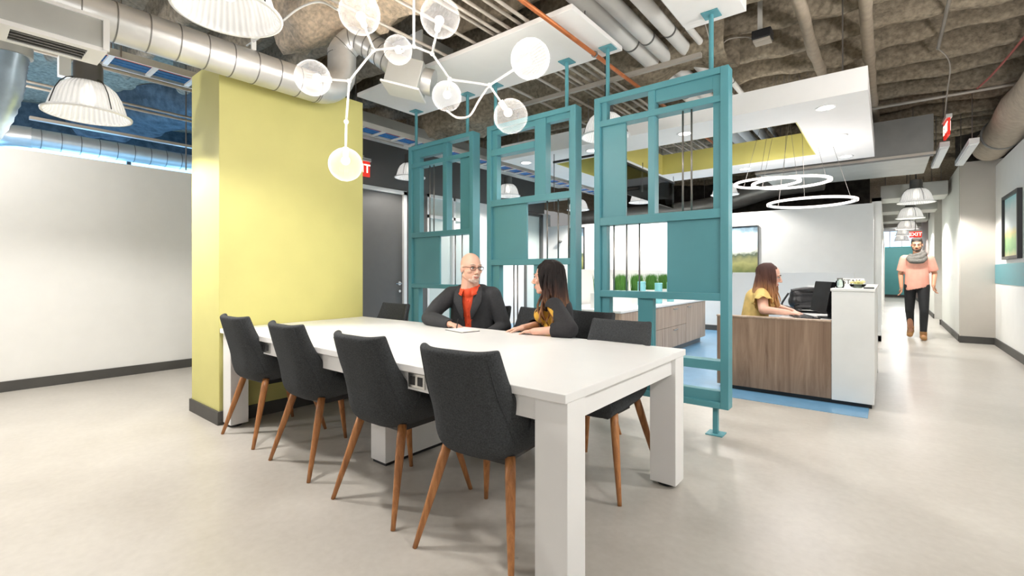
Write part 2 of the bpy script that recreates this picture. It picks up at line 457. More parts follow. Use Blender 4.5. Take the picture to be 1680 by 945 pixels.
def remesh(mb, name, m, parent, voxel=.006, smooth=4, cut=None, solid=0.0, M4=None):
    """join overlapping closed shapes into one continuous surface"""
    if M4: mb.xf(M4)
    me = mb.mesh(name, m)
    o = bpy.data.objects.new(name, me); COL.objects.link(o)
    md = o.modifiers.new('r', 'REMESH'); md.mode = 'VOXEL'; md.voxel_size = voxel; md.use_smooth_shade = True
    if smooth:
        ms = o.modifiers.new('s', 'SMOOTH'); ms.iterations = smooth; ms.factor = .5
    me2 = evaluate(o)
    o.modifiers.clear(); o.data = me2; bpy.data.meshes.remove(me)
    if not me2.materials: me2.materials.append(m)
    if cut:
        bm = bmesh.new(); bm.from_mesh(me2)
        inv = M4.inverted() if M4 else Matrix()
        dead = [f for f in bm.faces if cut(inv @ f.calc_center_median())]
        bmesh.ops.delete(bm, geom=dead, context='FACES'); bm.to_mesh(me2); bm.free()
    if solid:
        md = o.modifiers.new('t', 'SOLIDIFY'); md.thickness = solid; md.offset = 0
        me3 = evaluate(o); o.modifiers.clear(); o.data = me3
        me2 = me3
    me2.name = name
    me2.polygons.foreach_set('use_smooth', [True] * len(me2.polygons))
    if parent: o.parent = parent
    return o

def bezier(pts, n=16):
    """Catmull-Rom through the points"""
    P = [Vector(p) for p in pts]; P = [P[0] * 2 - P[1]] + P + [P[-1] * 2 - P[-2]]
    out = []
    for i in range(1, len(P) - 2):
        for k in range(n):
            t = k / n; a, b, c, d = P[i - 1], P[i], P[i + 1], P[i + 2]
            out.append(.5 * ((2 * b) + (c - a) * t + (2 * a - 5 * b + 4 * c - d) * t * t + (3 * b - a - 3 * c + d) * t ** 3))
    out.append(P[-2]); return out

def wmat(o):
    m = o.matrix_basis.copy()
    while o.parent: o = o.parent; m = o.matrix_basis @ m
    return m
def part(parent, name, mb, m, **kw):
    """a part whose mesh was laid out in world coordinates"""
    mb.xf(wmat(parent).inverted())
    return mb.build(name, m, parent, **kw)

# ================================================================== SETTING
# ---- floor
fl = MB(); fl.box(-12, 5, -5, 31, -.1, 0)
struct('floor', fl, M['floor'], local=False)
fb = MB(); fb.box(-6.9, -.12, 4.82, 10.25, .0, .004)
struct('floor', fb, M['blue_floor'], label='blue vinyl floor in front of and behind the reception desk')

# ---- ceiling: rough sprayed deck, ribs as parts
def rough_grid(x0, x1, y0, y1, z, nx, ny, amp, freq, seed=0):
    mb = MB(); vs = []; fs = []
    for j in range(ny + 1):
        for i in range(nx + 1):
            x = x0 + (x1 - x0) * i / nx; y = y0 + (y1 - y0) * j / ny
            h = noise.fractal(Vector((x * freq + seed, y * freq, seed)), 1.0, 2.0, 4)
            vs.append((x, y, z + h * amp))
    for j in range(ny):
        for i in range(nx):
            a = j * (nx + 1) + i; fs.append((a, a + nx + 1, a + nx + 2, a + 1))
    return mb.add(vs, fs)
deck = struct('ceiling', rough_grid(-12, 4.5, -4, 30, 4.0, 130, 200, .06, 1.7), M['spray'], local=False, smooth=True)

def rough_beam(length, w, h, amp, freq, seed, nseg=80, na=14, lump=.5):
    """bumpy beam along X, its top at z=0, centred on the origin"""
    mb = MB(); vs = []; fs = []
    for i in range(nseg + 1):
        x = -length / 2 + length * i / nseg
        for j in range(na):
            a = PI + PI * j / (na - 1)            # lower half
            ca, sa = math.cos(a), math.sin(a)
            e = .55
            y = w / 2 * math.copysign(abs(ca) ** e, ca); z = h * math.copysign(abs(sa) ** e, sa)
            nv = noise.fractal(Vector((x * freq + seed * 7.3, y * freq * 2, z * freq * 2 + seed)), 1.0, 2.1, 4)
            n2 = noise.noise(Vector((x * .9 + seed * 3.1, 0, j * .12)))
            k = 1 + lump * n2 * .5
            vs.append((x, y * k + nv * amp * ca * 1.2, z * k + nv * amp * sa * 1.2 + (amp * n2 * .6 if sa < -.5 else 0)))
    for i in range(nseg):
        for j in range(na - 1):
            a = i * na + j; fs.append((a, a + 1, a + na + 1, a + na))
    return mb.add(vs, fs)
RIB = [rough_beam(11.6, .17, .46, .032, 2.6, s, 130).mesh('rib', M['spray'], True) for s in (1, 2, 3)]
k = 0
y = 0.9
while y < 13.2:
    shared('rib', RIB[k % 3], deck, (-1.6, y, 4.03), (0, 0, PI if (k // 3) % 2 else 0)); k += 1
    y += .61
for px in (-.58, -.14):
    tb = MB(); pts = [(px + .02 * noise.noise(Vector((yy * 1.1, px, 0))), yy, 3.49 + .03 * noise.noise(Vector((yy * 1.7, px, 4)))) for yy in [2 + .25 * i for i in range(34)]]
    tb.tube(pts, [.05 + .016 * noise.noise(Vector((p[1] * 3, 1, px))) for p in pts], 10)
    tag(tb.build('sprayed_pipe', M['tanduct'], smooth=True), 'insulation-coated pipe crossing the ceiling ribs, %s of the two' % ('left' if px < -.3 else 'right'), 'pipe', 'coated pipes under the ceiling ribs')

# big lumpy beams left of centre
b = rough_beam(3.2, .95, .55, .12, 2.4, 11, 60, 18, .35)
b.xf(Matrix.Translation((-3.0, .55, 3.85)) @ Matrix.Rotation(PI / 2, 4, 'Z'))
struct('ceiling_beam', b, M['spray_tan'], smooth=True)
b = rough_beam(3.0, .62, .62, .14, 2.4, 15, 60, 18, .4)
b.xf(Matrix.Translation((-3.1, 2.36, 4.02)) @ Matrix.Rotation(R(4), 4, 'Z'))
struct('ceiling_beam', b, M['spray_tan'], smooth=True)
b = rough_beam(4.6, .7, .7, .13, 2.0, 19, 60, 16, .4)
b.xf(Matrix.Translation((-3.5, 5.0, 4.02)))
struct('ceiling_beam', b, M['spray'], smooth=True)

# ---- walls
wl = MB(); wl.box(-7.07, -6.92, -5, 3.2, 0, 2.462)
struct('wall_left', wl, M['wall'])
bl = MB(); bl.box(-6.92, -6.902, -5, 3.2, 0, .105)
struct('baseboard_left', bl, M['base'])
# grey wall behind the screens: door, header and glazed bay
wg = MB(); wg.box(-7.07, -6.92, 3.2, 4.50, 0, 4.0); wg.box(-7.07, -6.92, 4.50, 5.55, 2.70, 4.0); wg.box(-7.07, -6.92, 5.55, 6.02, 0, 4.0)
wg.box(-7.07, -6.92, 6.02, 9.98, 2.72, 4.0)
struct('wall_left', wg, M['wall_grey'], label='dark grey wall with the door behind the teal screens')
wh = MB(); wh.box(-7.07, -6.95, 7.45, 9.15, 0, 2.72); wh.box(-7.07, -6.95, 9.9, 10.3, 0, 2.72)
struct('wall_left', wh, M['wall'], label='white wall beyond the glazed bay')
# glazed bay: mullions and panes
t = thing('window_1', 'frosted glass bay with pale mullions in the grey wall', None, (-6.98, 6.73, 0)); del_keys = None
t['kind'] = 'structure'
for yy in (6.02, 6.72, 7.42):
    part(t, 'mullion', MB().box(-7.03, -6.91, yy, yy + .05, 0, 2.72), M['white'])
part(t, 'head', MB().box(-7.03, -6.91, 6.02, 7.47, 2.66, 2.72), M['white'])
part(t, 'transom', MB().box(-7.03, -6.91, 6.02, 7.47, 2.26, 2.32), M['white'])
for y0, y1 in ((6.07, 6.72), (6.77, 7.42)):
    part(t, 'pane', MB().box(-6.985, -6.97, y0, y1, 0, 2.26), M['frost'])
    part(t, 'pane', MB().box(-6.985, -6.97, y0, y1, 2.32, 2.66), M['frost'])
# grey door
t = thing('door_1', 'dark grey door in a white frame on the grey wall', None, (-6.95, 5.02, 0)); t['kind'] = 'structure'
part(t, 'leaf', MB().box(-6.99, -6.94, 4.56, 5.44, .01, 2.62), M['wall_grey'], bevel=.003)
for y0, y1 in ((4.50, 4.56), (5.44, 5.51)):
    part(t, 'jamb', MB().box(-7.02, -6.89, y0, y1, 0, 2.68), M['white'])
part(t, 'head', MB().box(-7.02, -6.89, 4.50, 5.51, 2.62, 2.69), M['white'])
h = MB(); h.cyl((-6.94, 5.37, 1.0), (-6.925, 5.37, 1.0), .034, n=16); h.cyl((-6.93, 5.37, 1.0), (-6.875, 5.37, 1.0), .011); h.cyl((-6.88, 5.38, 1.0), (-6.88, 5.25, 1.0), .011)
part(t, 'handle', h, M['chrome'], auto=True)
h = MB(); h.cyl((-6.94, 5.37, .86), (-6.92, 5.37, .86), .026, n=14)
part(t, 'lock', h, M['chrome'], auto=True)
# second, glazed door further along
t = thing('door_2', 'tall pale glass door with a dark frame at the far corner', None, (-6.97, 9.5, 0)); t['kind'] = 'structure'
part(t, 'pane', MB().box(-6.985, -6.97, 9.2, 9.82, .03, 2.62), M['frost'])
for y0, y1 in ((9.15, 9.2), (9.82, 9.9)):
    part(t, 'jamb', MB().box(-7.02, -6.9, y0, y1, 0, 2.68), M['darkmetal'])
part(t, 'head', MB().box(-7.02, -6.9, 9.15, 9.9, 2.62, 2.68), M['darkmetal'])

# back wall of reception and its base, corridor
wb = MB(); wb.box(-7.07, -.175, 10.2, 10.32, 0, 2.4)
struct('wall_back', wb, M['wall'])
bb = MB(); bb.box(-6.9, -.18, 10.182, 10.2, 0, .11)
struct('baseboard_back', bb, M['base'])
wk = MB(); wk.box(-7.07, -.3, 13.5, 13.6, 0, 4.1)
struct('wall_back', wk, M['spray_dark'], label='dark wall far behind, above the reception wall')
# corridor left: glazed partition with mullions
t = thing('window_2', 'glazed partition along the left side of the corridor', None, (-.13, 17, 0)); t['kind'] = 'structure'
for i in range(9):
    part(t, 'mullion', MB().box(-.2, -.07, 10.34 + i * 2.2, 10.40 + i * 2.2, 0, 2.5), M['white'])
for i in range(8):
    part(t, 'pane', MB().box(-.15, -.135, 10.40 + i * 2.2, 12.54 + i * 2.2, .1, 2.44), M['frost'])
part(t, 'head', MB().box(-.2, -.07, 10.34, 28, 2.44, 2.5), M['white'])
part(t, 'sill', MB().box(-.2, -.07, 10.34, 28, 0, .1), M['white'])
part(t, 'wall_panel', MB().box(-.2, -.07, 28, 29.4, 0, 2.5), M['white'])
# end of corridor
we = MB(); we.box(-.4, 2.2, 29.4, 29.5, 0, 2.45)
struct('wall_back', we, M['teal_wall'], label='teal wall at the far end of the corridor')
be = MB(); be.box(-.2, 1.1, 29.38, 29.4, 0, .12); struct('baseboard_back', be, M['base'])
t = thing('window_3', 'bright blue clerestory above the teal wall at the corridor end', None, (.5, 29.45, 2.45)); t['kind'] = 'structure'
part(t, 'pane', MB().box(-.2, 1.2, 29.44, 29.46, 2.45, 3.2), M['sky_pane'])
for xx in (.1, .55): part(t, 'mullion', MB().box(xx, xx + .05, 29.40, 29.5, 2.45, 3.2), M['white'])
# right walls
wr = MB(); wr.box(1.41, 1.56, -3, 11.05, 0, 2.965)
struct('wall_right', wr, M['wall'])
br = MB(); br.box(1.392, 1.41, -3, 11.05, 0, .115); br.box(.97, 1.41, 11.035, 11.05, 0, .115)
struct('baseboard_right', br, M['base'])
st = MB(); st.box(1.402, 1.4105, -3, 11.045, 1.018, 1.332)
struct('trim_1', st, M['teal'], label='horizontal teal band painted along the right wall')
wt = MB(); wt.box(.985, 1.56, 11.05, 11.2, 0, 3.08)
struct('wall_right', wt, M['wall_taupe'], label='taupe return wall where the corridor narrows')
wc = MB(); wc.box(.99, 1.14, 11.2, 14.5, 0, 3.08)
struct('wall_right', wc, M['wall'], label='white corridor wall past the taupe corner')
wd = MB(); wd.box(1.35, 1.45, 14.5, 16.4, 0, 3.08); wd.box(1.0, 1.35, 14.5, 14.62, 0, 3.08)
struct('wall_right', wd, M['wall_taupe'], label='taupe recess in the corridor wall')
we2 = MB(); we2.box(.97, 1.45, 16.4, 18.6, 0, 3.08)
struct('wall_right', we2, M['wall'], label='white corridor pier beyond the recess')
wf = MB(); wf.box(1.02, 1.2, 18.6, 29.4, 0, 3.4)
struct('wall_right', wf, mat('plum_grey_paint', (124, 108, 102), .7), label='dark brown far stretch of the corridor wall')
bc = MB(); bc.box(.972, .99, 11.2, 14.5, 0, .115); bc.box(.955, 1.0, 14.5, 14.62, 0, .115); bc.box(.952, .97, 16.38, 18.6, 0, .115); bc.box(1.0, 1.02, 18.6, 29.4, 0, .115)
struct('baseboard_right', bc, M['base'], label='dark base along the corridor wall')
wu = MB(); wu.box(2.3, 2.4, -3, 30, 2.9, 4.1); wu.box(.95, 2.4, 11.3, 11.4, 3.08, 4.1)
struct('wall_right', wu, M['spray_dark'], label='dark insulated wall above the right wall')
# room beyond the left wall: blue daylight window and dark ceiling wall
wx = MB(); wx.box(-11.1, -11, -5, 4.5, 0, 1.4); wx.box(-11.1, -11, -5, 4.5, 3.5, 4.1); wx.box(-11, -7.07, 4.4, 4.5, 0, 4.1)
struct('wall_left', wx, M['spray_blue'], label='far wall of the room beyond the left partition')
t = thing('window_4', 'long daylight window beyond the left partition', None, (-11.02, 0, 1.4)); t['kind'] = 'structure'
part(t, 'pane', MB().box(-11.06, -11.03, -5, 4.4, 1.4, 3.5), M['sky_pane'])
for i in range(6): part(t, 'mullion', MB().box(-11.03, -10.98, -4.5 + i * 1.7, -4.44 + i * 1.7, 1.4, 3.5), M['darkmetal'])

# ---- lime green wall block
t = thing('wall_pier', 'lime green freestanding wall block at the head of the table', None, (-4.4, 2.08, 0)); t['kind'] = 'structure'
part(t, 'wall_block', MB().box(-4.71, -4.10, 1.43, 2.725, .0, 2.9), M['green'], bevel=.004)
bs = MB(); bs.box(-4.725, -4.085, 1.415, 1.43, 0, .105); bs.box(-4.1, -4.085, 1.43, 2.74, 0, .105); bs.box(-4.725, -4.71, 1.43, 2.74, 0, .105)
part(t, 'baseboard', bs, M['base'])

# ---- white ceiling clouds
def rect_ring(mb, xs, ys, holes, z0, z1):
    """slab over the grid xs x ys with the cells in holes left open; only outer faces"""
    nx, ny = len(xs) - 1, len(ys) - 1
    solid = lambda i, j: 0 <= i < nx and 0 <= j < ny and (i, j) not in holes
    for i in range(nx):
        for j in range(ny):
            if not solid(i, j): continue
            x0, x1, y0, y1 = xs[i], xs[i + 1], ys[j], ys[j + 1]
            mb.add([(x0, y0, z0), (x1, y0, z0), (x1, y1, z0), (x0, y1, z0)], [(0, 3, 2, 1)])
            mb.add([(x0, y0, z1), (x1, y0, z1), (x1, y1, z1), (x0, y1, z1)], [(0, 1, 2, 3)])
            if not solid(i, j - 1): mb.add([(x0, y0, z0), (x1, y0, z0), (x1, y0, z1), (x0, y0, z1)], [(0, 1, 2, 3)])
            if not solid(i, j + 1): mb.add([(x0, y1, z0), (x1, y1, z0), (x1, y1, z1), (x0, y1, z1)], [(0, 3, 2, 1)])
            if not solid(i - 1, j): mb.add([(x0, y0, z0), (x0, y1, z0), (x0, y1, z1), (x0, y0, z1)], [(0, 3, 2, 1)])
            if not solid(i + 1, j): mb.add([(x1, y0, z0), (x1, y1, z0), (x1, y1, z1), (x1, y0, z1)], [(0, 1, 2, 3)])
    return mb
c1 = MB().box(-4.55, -1.80, 2.95, 3.79, 3.135, 3.175)
cloud1 = tag(struct('ceiling_cloud', c1, M['dry'], bevel=.004), 'white drywall soffit the teal screens hang from, left part')
for hx in (-4.3, -3.7, -1.95):
    part(cloud1, 'hanger_rod', MB().cyl((hx, 3.4, 3.17), (hx, 3.4, 4.06), .006, n=6), M['rod'])
c2 = MB().box(-1.25, -.81, 2.6, 3.79, 3.135, 3.33)
cloud2 = tag(struct('ceiling_cloud', c2, M['dry'], bevel=.004), 'short white soffit to the right of the big pipes')
part(cloud2, 'hanger_rod', MB().cyl((-1.0, 3.2, 3.32), (-1.0, 3.2, 4.06), .006, n=6), M['rod'])
t = thing('ceiling_cloud', 'large white dropped ceiling with openings over the reception desk', None, (-2.1, 6.2, 2.7)); t['kind'] = 'structure'
XS = (-4.05, -3.57, -2.95, -2.70, -.70, -.12); YS = (4.82, 5.42, 7.07, 7.66)
part(t, 'slab', rect_ring(MB(), XS, YS, {(1, 1), (3, 1)}, 2.70, 2.90), M['dry'])
for hx0, hx1 in ((-3.57, -2.95), (-2.70, -.70)):
    g = MB(); g.box(hx0 + .001, hx0 + .012, 5.421, 7.069, 2.702, 3.0); g.box(hx1 - .012, hx1 - .001, 5.421, 7.069, 2.702, 3.0)
    g.box(hx0 + .012, hx1 - .012, 7.058, 7.069, 2.702, 3.0); g.box(hx0 + .012, hx1 - .012, 5.421, 5.432, 2.702, 3.0)
    part(t, 'fascia', g, M['green_in'])
for hx in (-3.9, -2.82, -.3):
    for hy in (5.0, 7.4): part(t, 'hanger_rod', MB().cyl((hx, hy, 2.89), (hx, hy, 4.06), .006, n=6), M['rod'])
DL = [(-.43, 5.11), (-.41, 6.25), (-.41, 7.42), (-1.7, 5.11), (-2.83, 5.11), (-3.85, 5.11), (-1.6, 7.4), (-2.9, 7.4), (-3.81, 6.3)]
for i, (x, y) in enumerate(DL):
    d = thing('downlight', 'round recessed downlight in the big dropped ceiling at %s' % ['its front right corner', 'the middle of its right edge', 'its far right corner', 'its front edge, right of centre', 'its front edge, left of centre', 'its front left corner', 'its far edge, right of centre', 'its far edge, left of centre', 'the middle of its left edge'][i], 'downlight', (x, y, 2.7), 0, 'recessed downlights over reception')
    d.location.z = 2.7
    part(d, 'trim_ring', MB().lathe([(.062, 2.6985), (.082, 2.694), (.084, 2.6995), (.062, 2.6995)], (x, y, 0), 24, True), M['white'], smooth=True)
    part(d, 'lens', MB().cyl((x, y, 2.6992), (x, y, 2.6965), .0615, n=24), M['downglow'])
    lamp('SPOT', 'downlight_lamp', (0, 0, -.02), DOWN_W, (1, .95, .9), .05, d, spot=R(125))

# ================================================================== TEAL SCREENS
YF = 3.60
def screen(label, x0, x1, members, rods, posts, feet):
    xc = (x0 + x1) / 2
    t = thing('hanging_screen', label, 'screen', (xc, YF + .055, 0), 0, 'teal hanging room screens')
    y0, y1 = YF, YF + .11
    for a, b_ in ((x0, x0 + .056), (x1 - .056, x1)):
        part(t, 'stile', MB().box(a, b_, y0, y1, .205, 2.70), M['teal'], bevel=.003)
    part(t, 'top_rail', MB().box(x0 + .056, x1 - .056, y0, y1, 2.652, 2.70), M['teal'], bevel=.003)
    part(t, 'bottom_rail', MB().box(x0 + .056, x1 - .056, y0, y1, .205, .25), M['teal'], bevel=.003)
    for kind, a, b_, z0, z1 in members:
        d0, d1 = {'rail': (y0 + .002, y1 - .002), 'mullion': (y0 + .012, y1 - .012), 'panel': (y0 + .032, y0 + .056), 'slat': (y0 + .025, y1 - .02)}[kind]
        part(t, {'rail': 'cross_rail', 'mullion': 'mullion', 'panel': 'infill_panel', 'slat': 'inner_slat'}[kind], MB().box(a, b_, d0, d1, z0, z1), M['teal'], bevel=.002)
    for x, z0, z1 in rods:
        part(t, 'metal_rod', MB().cyl((x, YF + .05, z0), (x, YF + .05, z1), .007, n=10), M['rod'], smooth=True)
    for x in posts:
        p = part(t, 'hanger_post', MB().cyl((x, 3.66, 2.69), (x, 3.66, 3.128), .017, n=14), M['teal'], auto=True)
        part(p, 'ceiling_plate', MB().box(x - .06, x + .06, 3.60, 3.72, 3.125, 3.134), M['teal'], bevel=.002)
    for x in feet:
        p = part(t, 'foot_post', MB().box(x - .018, x + .018, 3.64, 3.676, .008, .21), M['teal'], bevel=.002)
        part(p, 'foot_plate', MB().box(x - .06, x + .06, 3.60, 3.72, 0, .009), M['teal'], bevel=.002)
    return t
# third (right, nearest) screen
screen('right-hand teal screen in front of the reception desk, nearest of three', -1.975, -.888,
       [('rail', -1.919, -.944, 2.447, 2.497), ('rail', -1.919, -.944, 1.60, 1.668), ('rail', -1.919, -.944, .992, 1.047),
        ('rail', -1.919, -.944, .484, .552), ('slat', -1.44, -1.0, 2.555, 2.655), ('mullion', -1.495, -1.44, 1.66, 2.655),
        ('slat', -1.919, -1.868, 2.49, 2.655), ('slat', -1.0, -.944, 1.66, 2.655), ('panel', -1.919, -1.695, 1.66, 2.455),
        ('slat', -1.919, -1.868, 1.04, 1.61), ('panel', -1.347, -.944, 1.04, 1.61),
        ('slat', -1.919, -1.84, .55, 1.0), ('slat', -1.585, -1.46, .327, 1.0), ('slat', -1.919, -.944, .247, .327)],
       [(-1.23, 1.66, 2.45), (-1.164, 1.66, 2.45), (-1.811, 1.04, 1.605), (-1.695, 1.04, 1.605), (-1.583, 1.04, 1.605)],
       [-1.023, -1.875], [-.99, -1.87])
# second
screen('middle teal screen behind the seated woman', -3.218, -2.161,
       [('rail', -3.162, -2.617, 2.388, 2.452), ('rail', -3.162, -2.217, 1.872, 1.935), ('rail', -3.162, -2.217, 1.273, 1.33),
        ('rail', -3.162, -2.217, .484, .552), ('slat', -3.162, -2.217, 2.60, 2.655), ('mullion', -2.617, -2.49, 1.93, 2.655),
        ('slat', -3.162, -3.10, 1.93, 2.60), ('slat', -2.244, -2.217, 1.93, 2.60),
        ('panel', -3.162, -2.726, 1.32, 1.88), ('slat', -3.162, -3.07, .55, 1.28), ('slat', -2.638, -2.577, .55, 1.28), ('slat', -2.26, -2.217, .55, 1.28),
        ('slat', -3.162, -2.217, .247, .327)],
       [(-2.497, 1.32, 1.88), (-2.375, 1.32, 1.88), (-2.263, 1.32, 1.88), (-2.90, .55, 1.28), (-2.853, .55, 1.28)],
       [-2.288, -3.15], [-2.30, -3.08])
# first
screen('left-hand teal screen beside the grey door, farthest of three', -4.477, -3.413,
       [('rail', -4.421, -3.469, 2.44, 2.488), ('rail', -4.421, -3.469, 1.612, 1.67), ('rail', -4.421, -3.469, 1.018, 1.066),
        ('rail', -4.421, -3.469, .484, .552), ('slat', -4.421, -3.84, 2.555, 2.655), ('mullion', -3.891, -3.827, 1.66, 2.655),
        ('panel', -3.634, -3.469, 1.66, 2.45), ('slat', -4.421, -4.30, 1.66, 2.555), ('panel', -4.421, -3.962, 1.06, 1.62), ('slat', -4.421, -4.32, .55, 1.02),
        ('slat', -3.80, -3.73, .55, 1.02), ('slat', -4.421, -3.469, .247, .327)],
       [(-4.148, 1.66, 2.45), (-4.078, 1.66, 2.45), (-3.729, 1.06, 1.62), (-3.622, 1.06, 1.62), (-3.50, 1.06, 1.62)],
       [-3.551, -4.404], [-3.55, -4.40])

# ================================================================== TABLE
t = thing('conference_table', 'long white conference table running from the lime wall block', 'table', (-2.5, 2.08, 0))
TX0, TX1, TY0, TY1, TZ = -4.085, -.90, 1.43, 2.72, .76
part(t, 'table_top', MB().box(TX0, TX1, TY0, TY1, TZ - .035, TZ), M['table'], bevel=.003)
ap = MB()
part(t, 'apron', MB().box(TX0 + .15, TX1 - .15, TY0 + .028, TY0 + .05, .635, TZ - .036), M['table'])
part(t, 'apron', MB().box(TX0 + .15, TX1 - .15, TY1 - .05, TY1 - .028, .635, TZ - .036), M['table'])
part(t, 'apron', MB().box(TX1 - .05, TX1 - .028, TY0 + .15, TY1 - .15, .635, TZ - .036), M['table'])
part(t, 'apron', MB().box(TX0 + .028, TX0 + .05, TY0 + .15, TY1 - .15, .635, TZ - .036), M['table'])
for x0 in (TX0, TX1 - .155):
    for y0 in (TY0, TY1 - .155):
        l = part(t, 'leg', MB().box(x0 + .003, x0 + .15, y0 + (.022 if y0 == TY0 else .003), y0 + (.152 if y0 == TY0 else .133), .02, TZ - .036), M['table'], bevel=.003)
        part(l, 'foot', MB().cyl((x0 + .077, y0 + .077, 0), (x0 + .077, y0 + .077, .021), .055, n=16), M['dark'], auto=True)
l = part(t, 'centre_pedestal', MB().box(-2.56, -2.41, 1.76, 2.40, .02, TZ - .036), M['table'], bevel=.003)
part(l, 'foot', MB().box(-2.55, -2.42, 1.77, 2.39, 0, .021), M['dark'])
for ox in (-3.335, -1.745):
    o_ = part(t, 'power_outlet', MB().box(ox - .06, ox + .06, TY0 + .020, TY0 + .029, .648, .718), M['chrome'], bevel=.002)
    for dx in (-.027, .027):
        part(o_, 'socket', MB().box(ox + dx - .017, ox + dx + .017, TY0 + .018, TY0 + .021, .662, .704), M['dark'])

# ================================================================== CHAIRS
SEAMPTS = []
def chair_shell():
    # v runs from the seat front, under the sitter, up to the top of the back
    prof = [  # y, z, half width, wing, normal (y,z)
        (.255, .455, .215, .012, (0, 1)), (.235, .474, .225, .018, (0, 1)), (.10, .468, .238, .04, (0, 1)), (-.06, .455, .246, .095, (0, 1)),
        (-.16, .45, .248, .16, (.25, .97)), (-.215, .475, .246, .185, (.7, .7)), (-.238, .53, .243, .165, (.95, .3)), (-.255, .61, .237, .12, (.98, .2)),
        (-.277, .70, .228, .075, (.98, .2)), (-.302, .79, .220, .060, (.98, .2)), (-.323, .870, .212, .052, (.98, .2)), (-.328, .892, .209, .050, (.98, .2))]
    us = [-1, -.93, -.8, -.62, -.4, -.15, .15, .4, .62, .8, .93, 1]
    front = []; back = []
    for (y, z, w, wing, n) in prof:
        nn = Vector((0, n[0], n[1])).normalized(); th = .022 + .02 * max(0, min(1, (.60 - z) / .14)); tb = th
        rf, rb = [], []
        for u in us:
            s = max(0, (abs(u) - .45) / .55)
            d = nn * (wing * s ** 1.8)
            x = u * w * (1 - .05 * s)
            p = Vector((x, y, z)) + d
            # thickness direction turns sideways in the wings
            side = Vector((-math.copysign(1, u), 0, 0)) * min(1, (wing / .1)) * s * .8
            q = (nn + side).normalized()
            e = 1 if abs(u) < 1 else .35
            rf.append(p + q * th * e); rb.append(p - q * th * e)
        front.append(rf); back.append(rb)
    nu, nv = len(us), len(prof); vs = []; fs = []
    for i in (2, 9): SEAMPTS.append([Vector(back[j][i]) for j in range(5, nv - 1)])
    for rows in (front, back):
        for r in rows: vs += r
    o = nu * nv
    for j in range(nv - 1):
        for i in range(nu - 1):
            a = j * nu + i
            fs.append((a, a + 1, a + nu + 1, a + nu)); fs.append((o + a, o + a + nu, o + a + nu + 1, o + a + 1))
    for j in range(nv - 1):
        a = j * nu; fs.append((a, a + nu, o + a + nu, o + a)); a = j * nu + nu - 1; fs.append((a, o + a, o + a + nu, a + nu))
    for i in range(nu - 1):
        a = i; fs.append((a, o + a, o + a + 1, a + 1)); a = (nv - 1) * nu + i; fs.append((a, a + 1, o + a + 1, o + a))
    mb = MB().add(vs, fs)
    o_ = bpy.data.objects.new('tmp', mb.mesh('tmp', M['fabric'])); COL.objects.link(o_)
    bm = bmesh.new(); bm.from_mesh(o_.data); bmesh.ops.recalc_face_normals(bm, faces=bm.faces); bm.to_mesh(o_.data); bm.free()
    s = o_.modifiers.new('s', 'SUBSURF'); s.levels = 2; s.render_levels = 2
    me = evaluate(o_); bpy.data.objects.remove(o_)
    me.polygons.foreach_set('use_smooth', [True] * len(me.polygons)); me.name = 'shell'
    return me
SHELL = chair_shell()
def pad_mesh():
    mb = MB(); us = 11
    vs = []; fs = []
    for j in range(us):
        for i in range(us):
            u = -1 + 2 * i / (us - 1); v = -1 + 2 * j / (us - 1)
            x = u * (.185 - .01 * (v < 0)); y = .045 + v * .19
            e = max(abs(u), abs(v))
            z = .50 + .018 * (1 - e ** 4) - (.03 if e == 1 else 0)
            vs.append((x, y, z))
    for j in range(us - 1):
        for i in range(us - 1):
            a = j * us + i; fs.append((a, a + 1, a + us + 1, a + us))
    return mb.add(vs, fs).mesh('seat_cushion', M['fabric'], True)
PAD = pad_mesh()
LEGM = []
for sx in (-1, 1):
    for rear in (0, 1):
        top = (sx * .165, -.15 if rear else .15, .445); bot = (sx * .25, -.275 if rear else .255, 0)
        mb = MB(); mb.tube([Vector(top).lerp(Vector(bot), k / 6) for k in range(7)], [.022, .0225, .021, .0185, .016, .0135, .011], 14)
        me = mb.mesh('leg', M['legwood'], True)
        LEGM.append(me)
SEAM = []
for P in SEAMPTS:
    mb = MB(); mb.tube(bezier([p * 1.0 + Vector((0, .0015, 0)) for p in P], 4), .0022, 6)
    SEAM.append(mb.mesh('back_seam', M['fabric'], True))
UNDER = MB().box(-.13, .13, -.13, .15, .395, .43).mesh('seat_frame', M['dark'])
def chair(label, x, y, rz, group):
    t = thing('dining_chair', label, 'chair', (x, y, 0), rz, group)
    shared('shell', SHELL, t); shared('seat_cushion', PAD, t); shared('seat_frame', UNDER, t)
    for me in LEGM: shared('leg', me, t)
    for me in SEAM: shared('back_seam', me, t)
    return t
G1 = 'charcoal chairs around the white table'
chair('charcoal chair on near side of the white table, closest to the camera', -1.385, 1.625, R(6), G1)
chair('charcoal chair on near table side, second from the camera', -2.045, 1.62, R(1), G1)
chair('charcoal chair on near table side, third from the camera', -2.82, 1.635, R(-1), G1)
chair('charcoal chair on near table side, beside the lime wall block', -3.605, 1.645, R(1), G1)
chair('charcoal chair on far side of table at its right end, empty', -1.32, 2.475, PI, G1)
chair('charcoal chair the dark-haired woman sits on', -1.81, 2.95, R(176), G1)
chair('empty charcoal chair between the bald man and the dark-haired woman', -2.315, 2.98, R(180), G1)
chair('charcoal chair the bald man sits on', -2.835, 2.99, R(181), G1)
chair('empty charcoal chair on far side of table near the grey door', -3.78, 2.60, PI, G1)

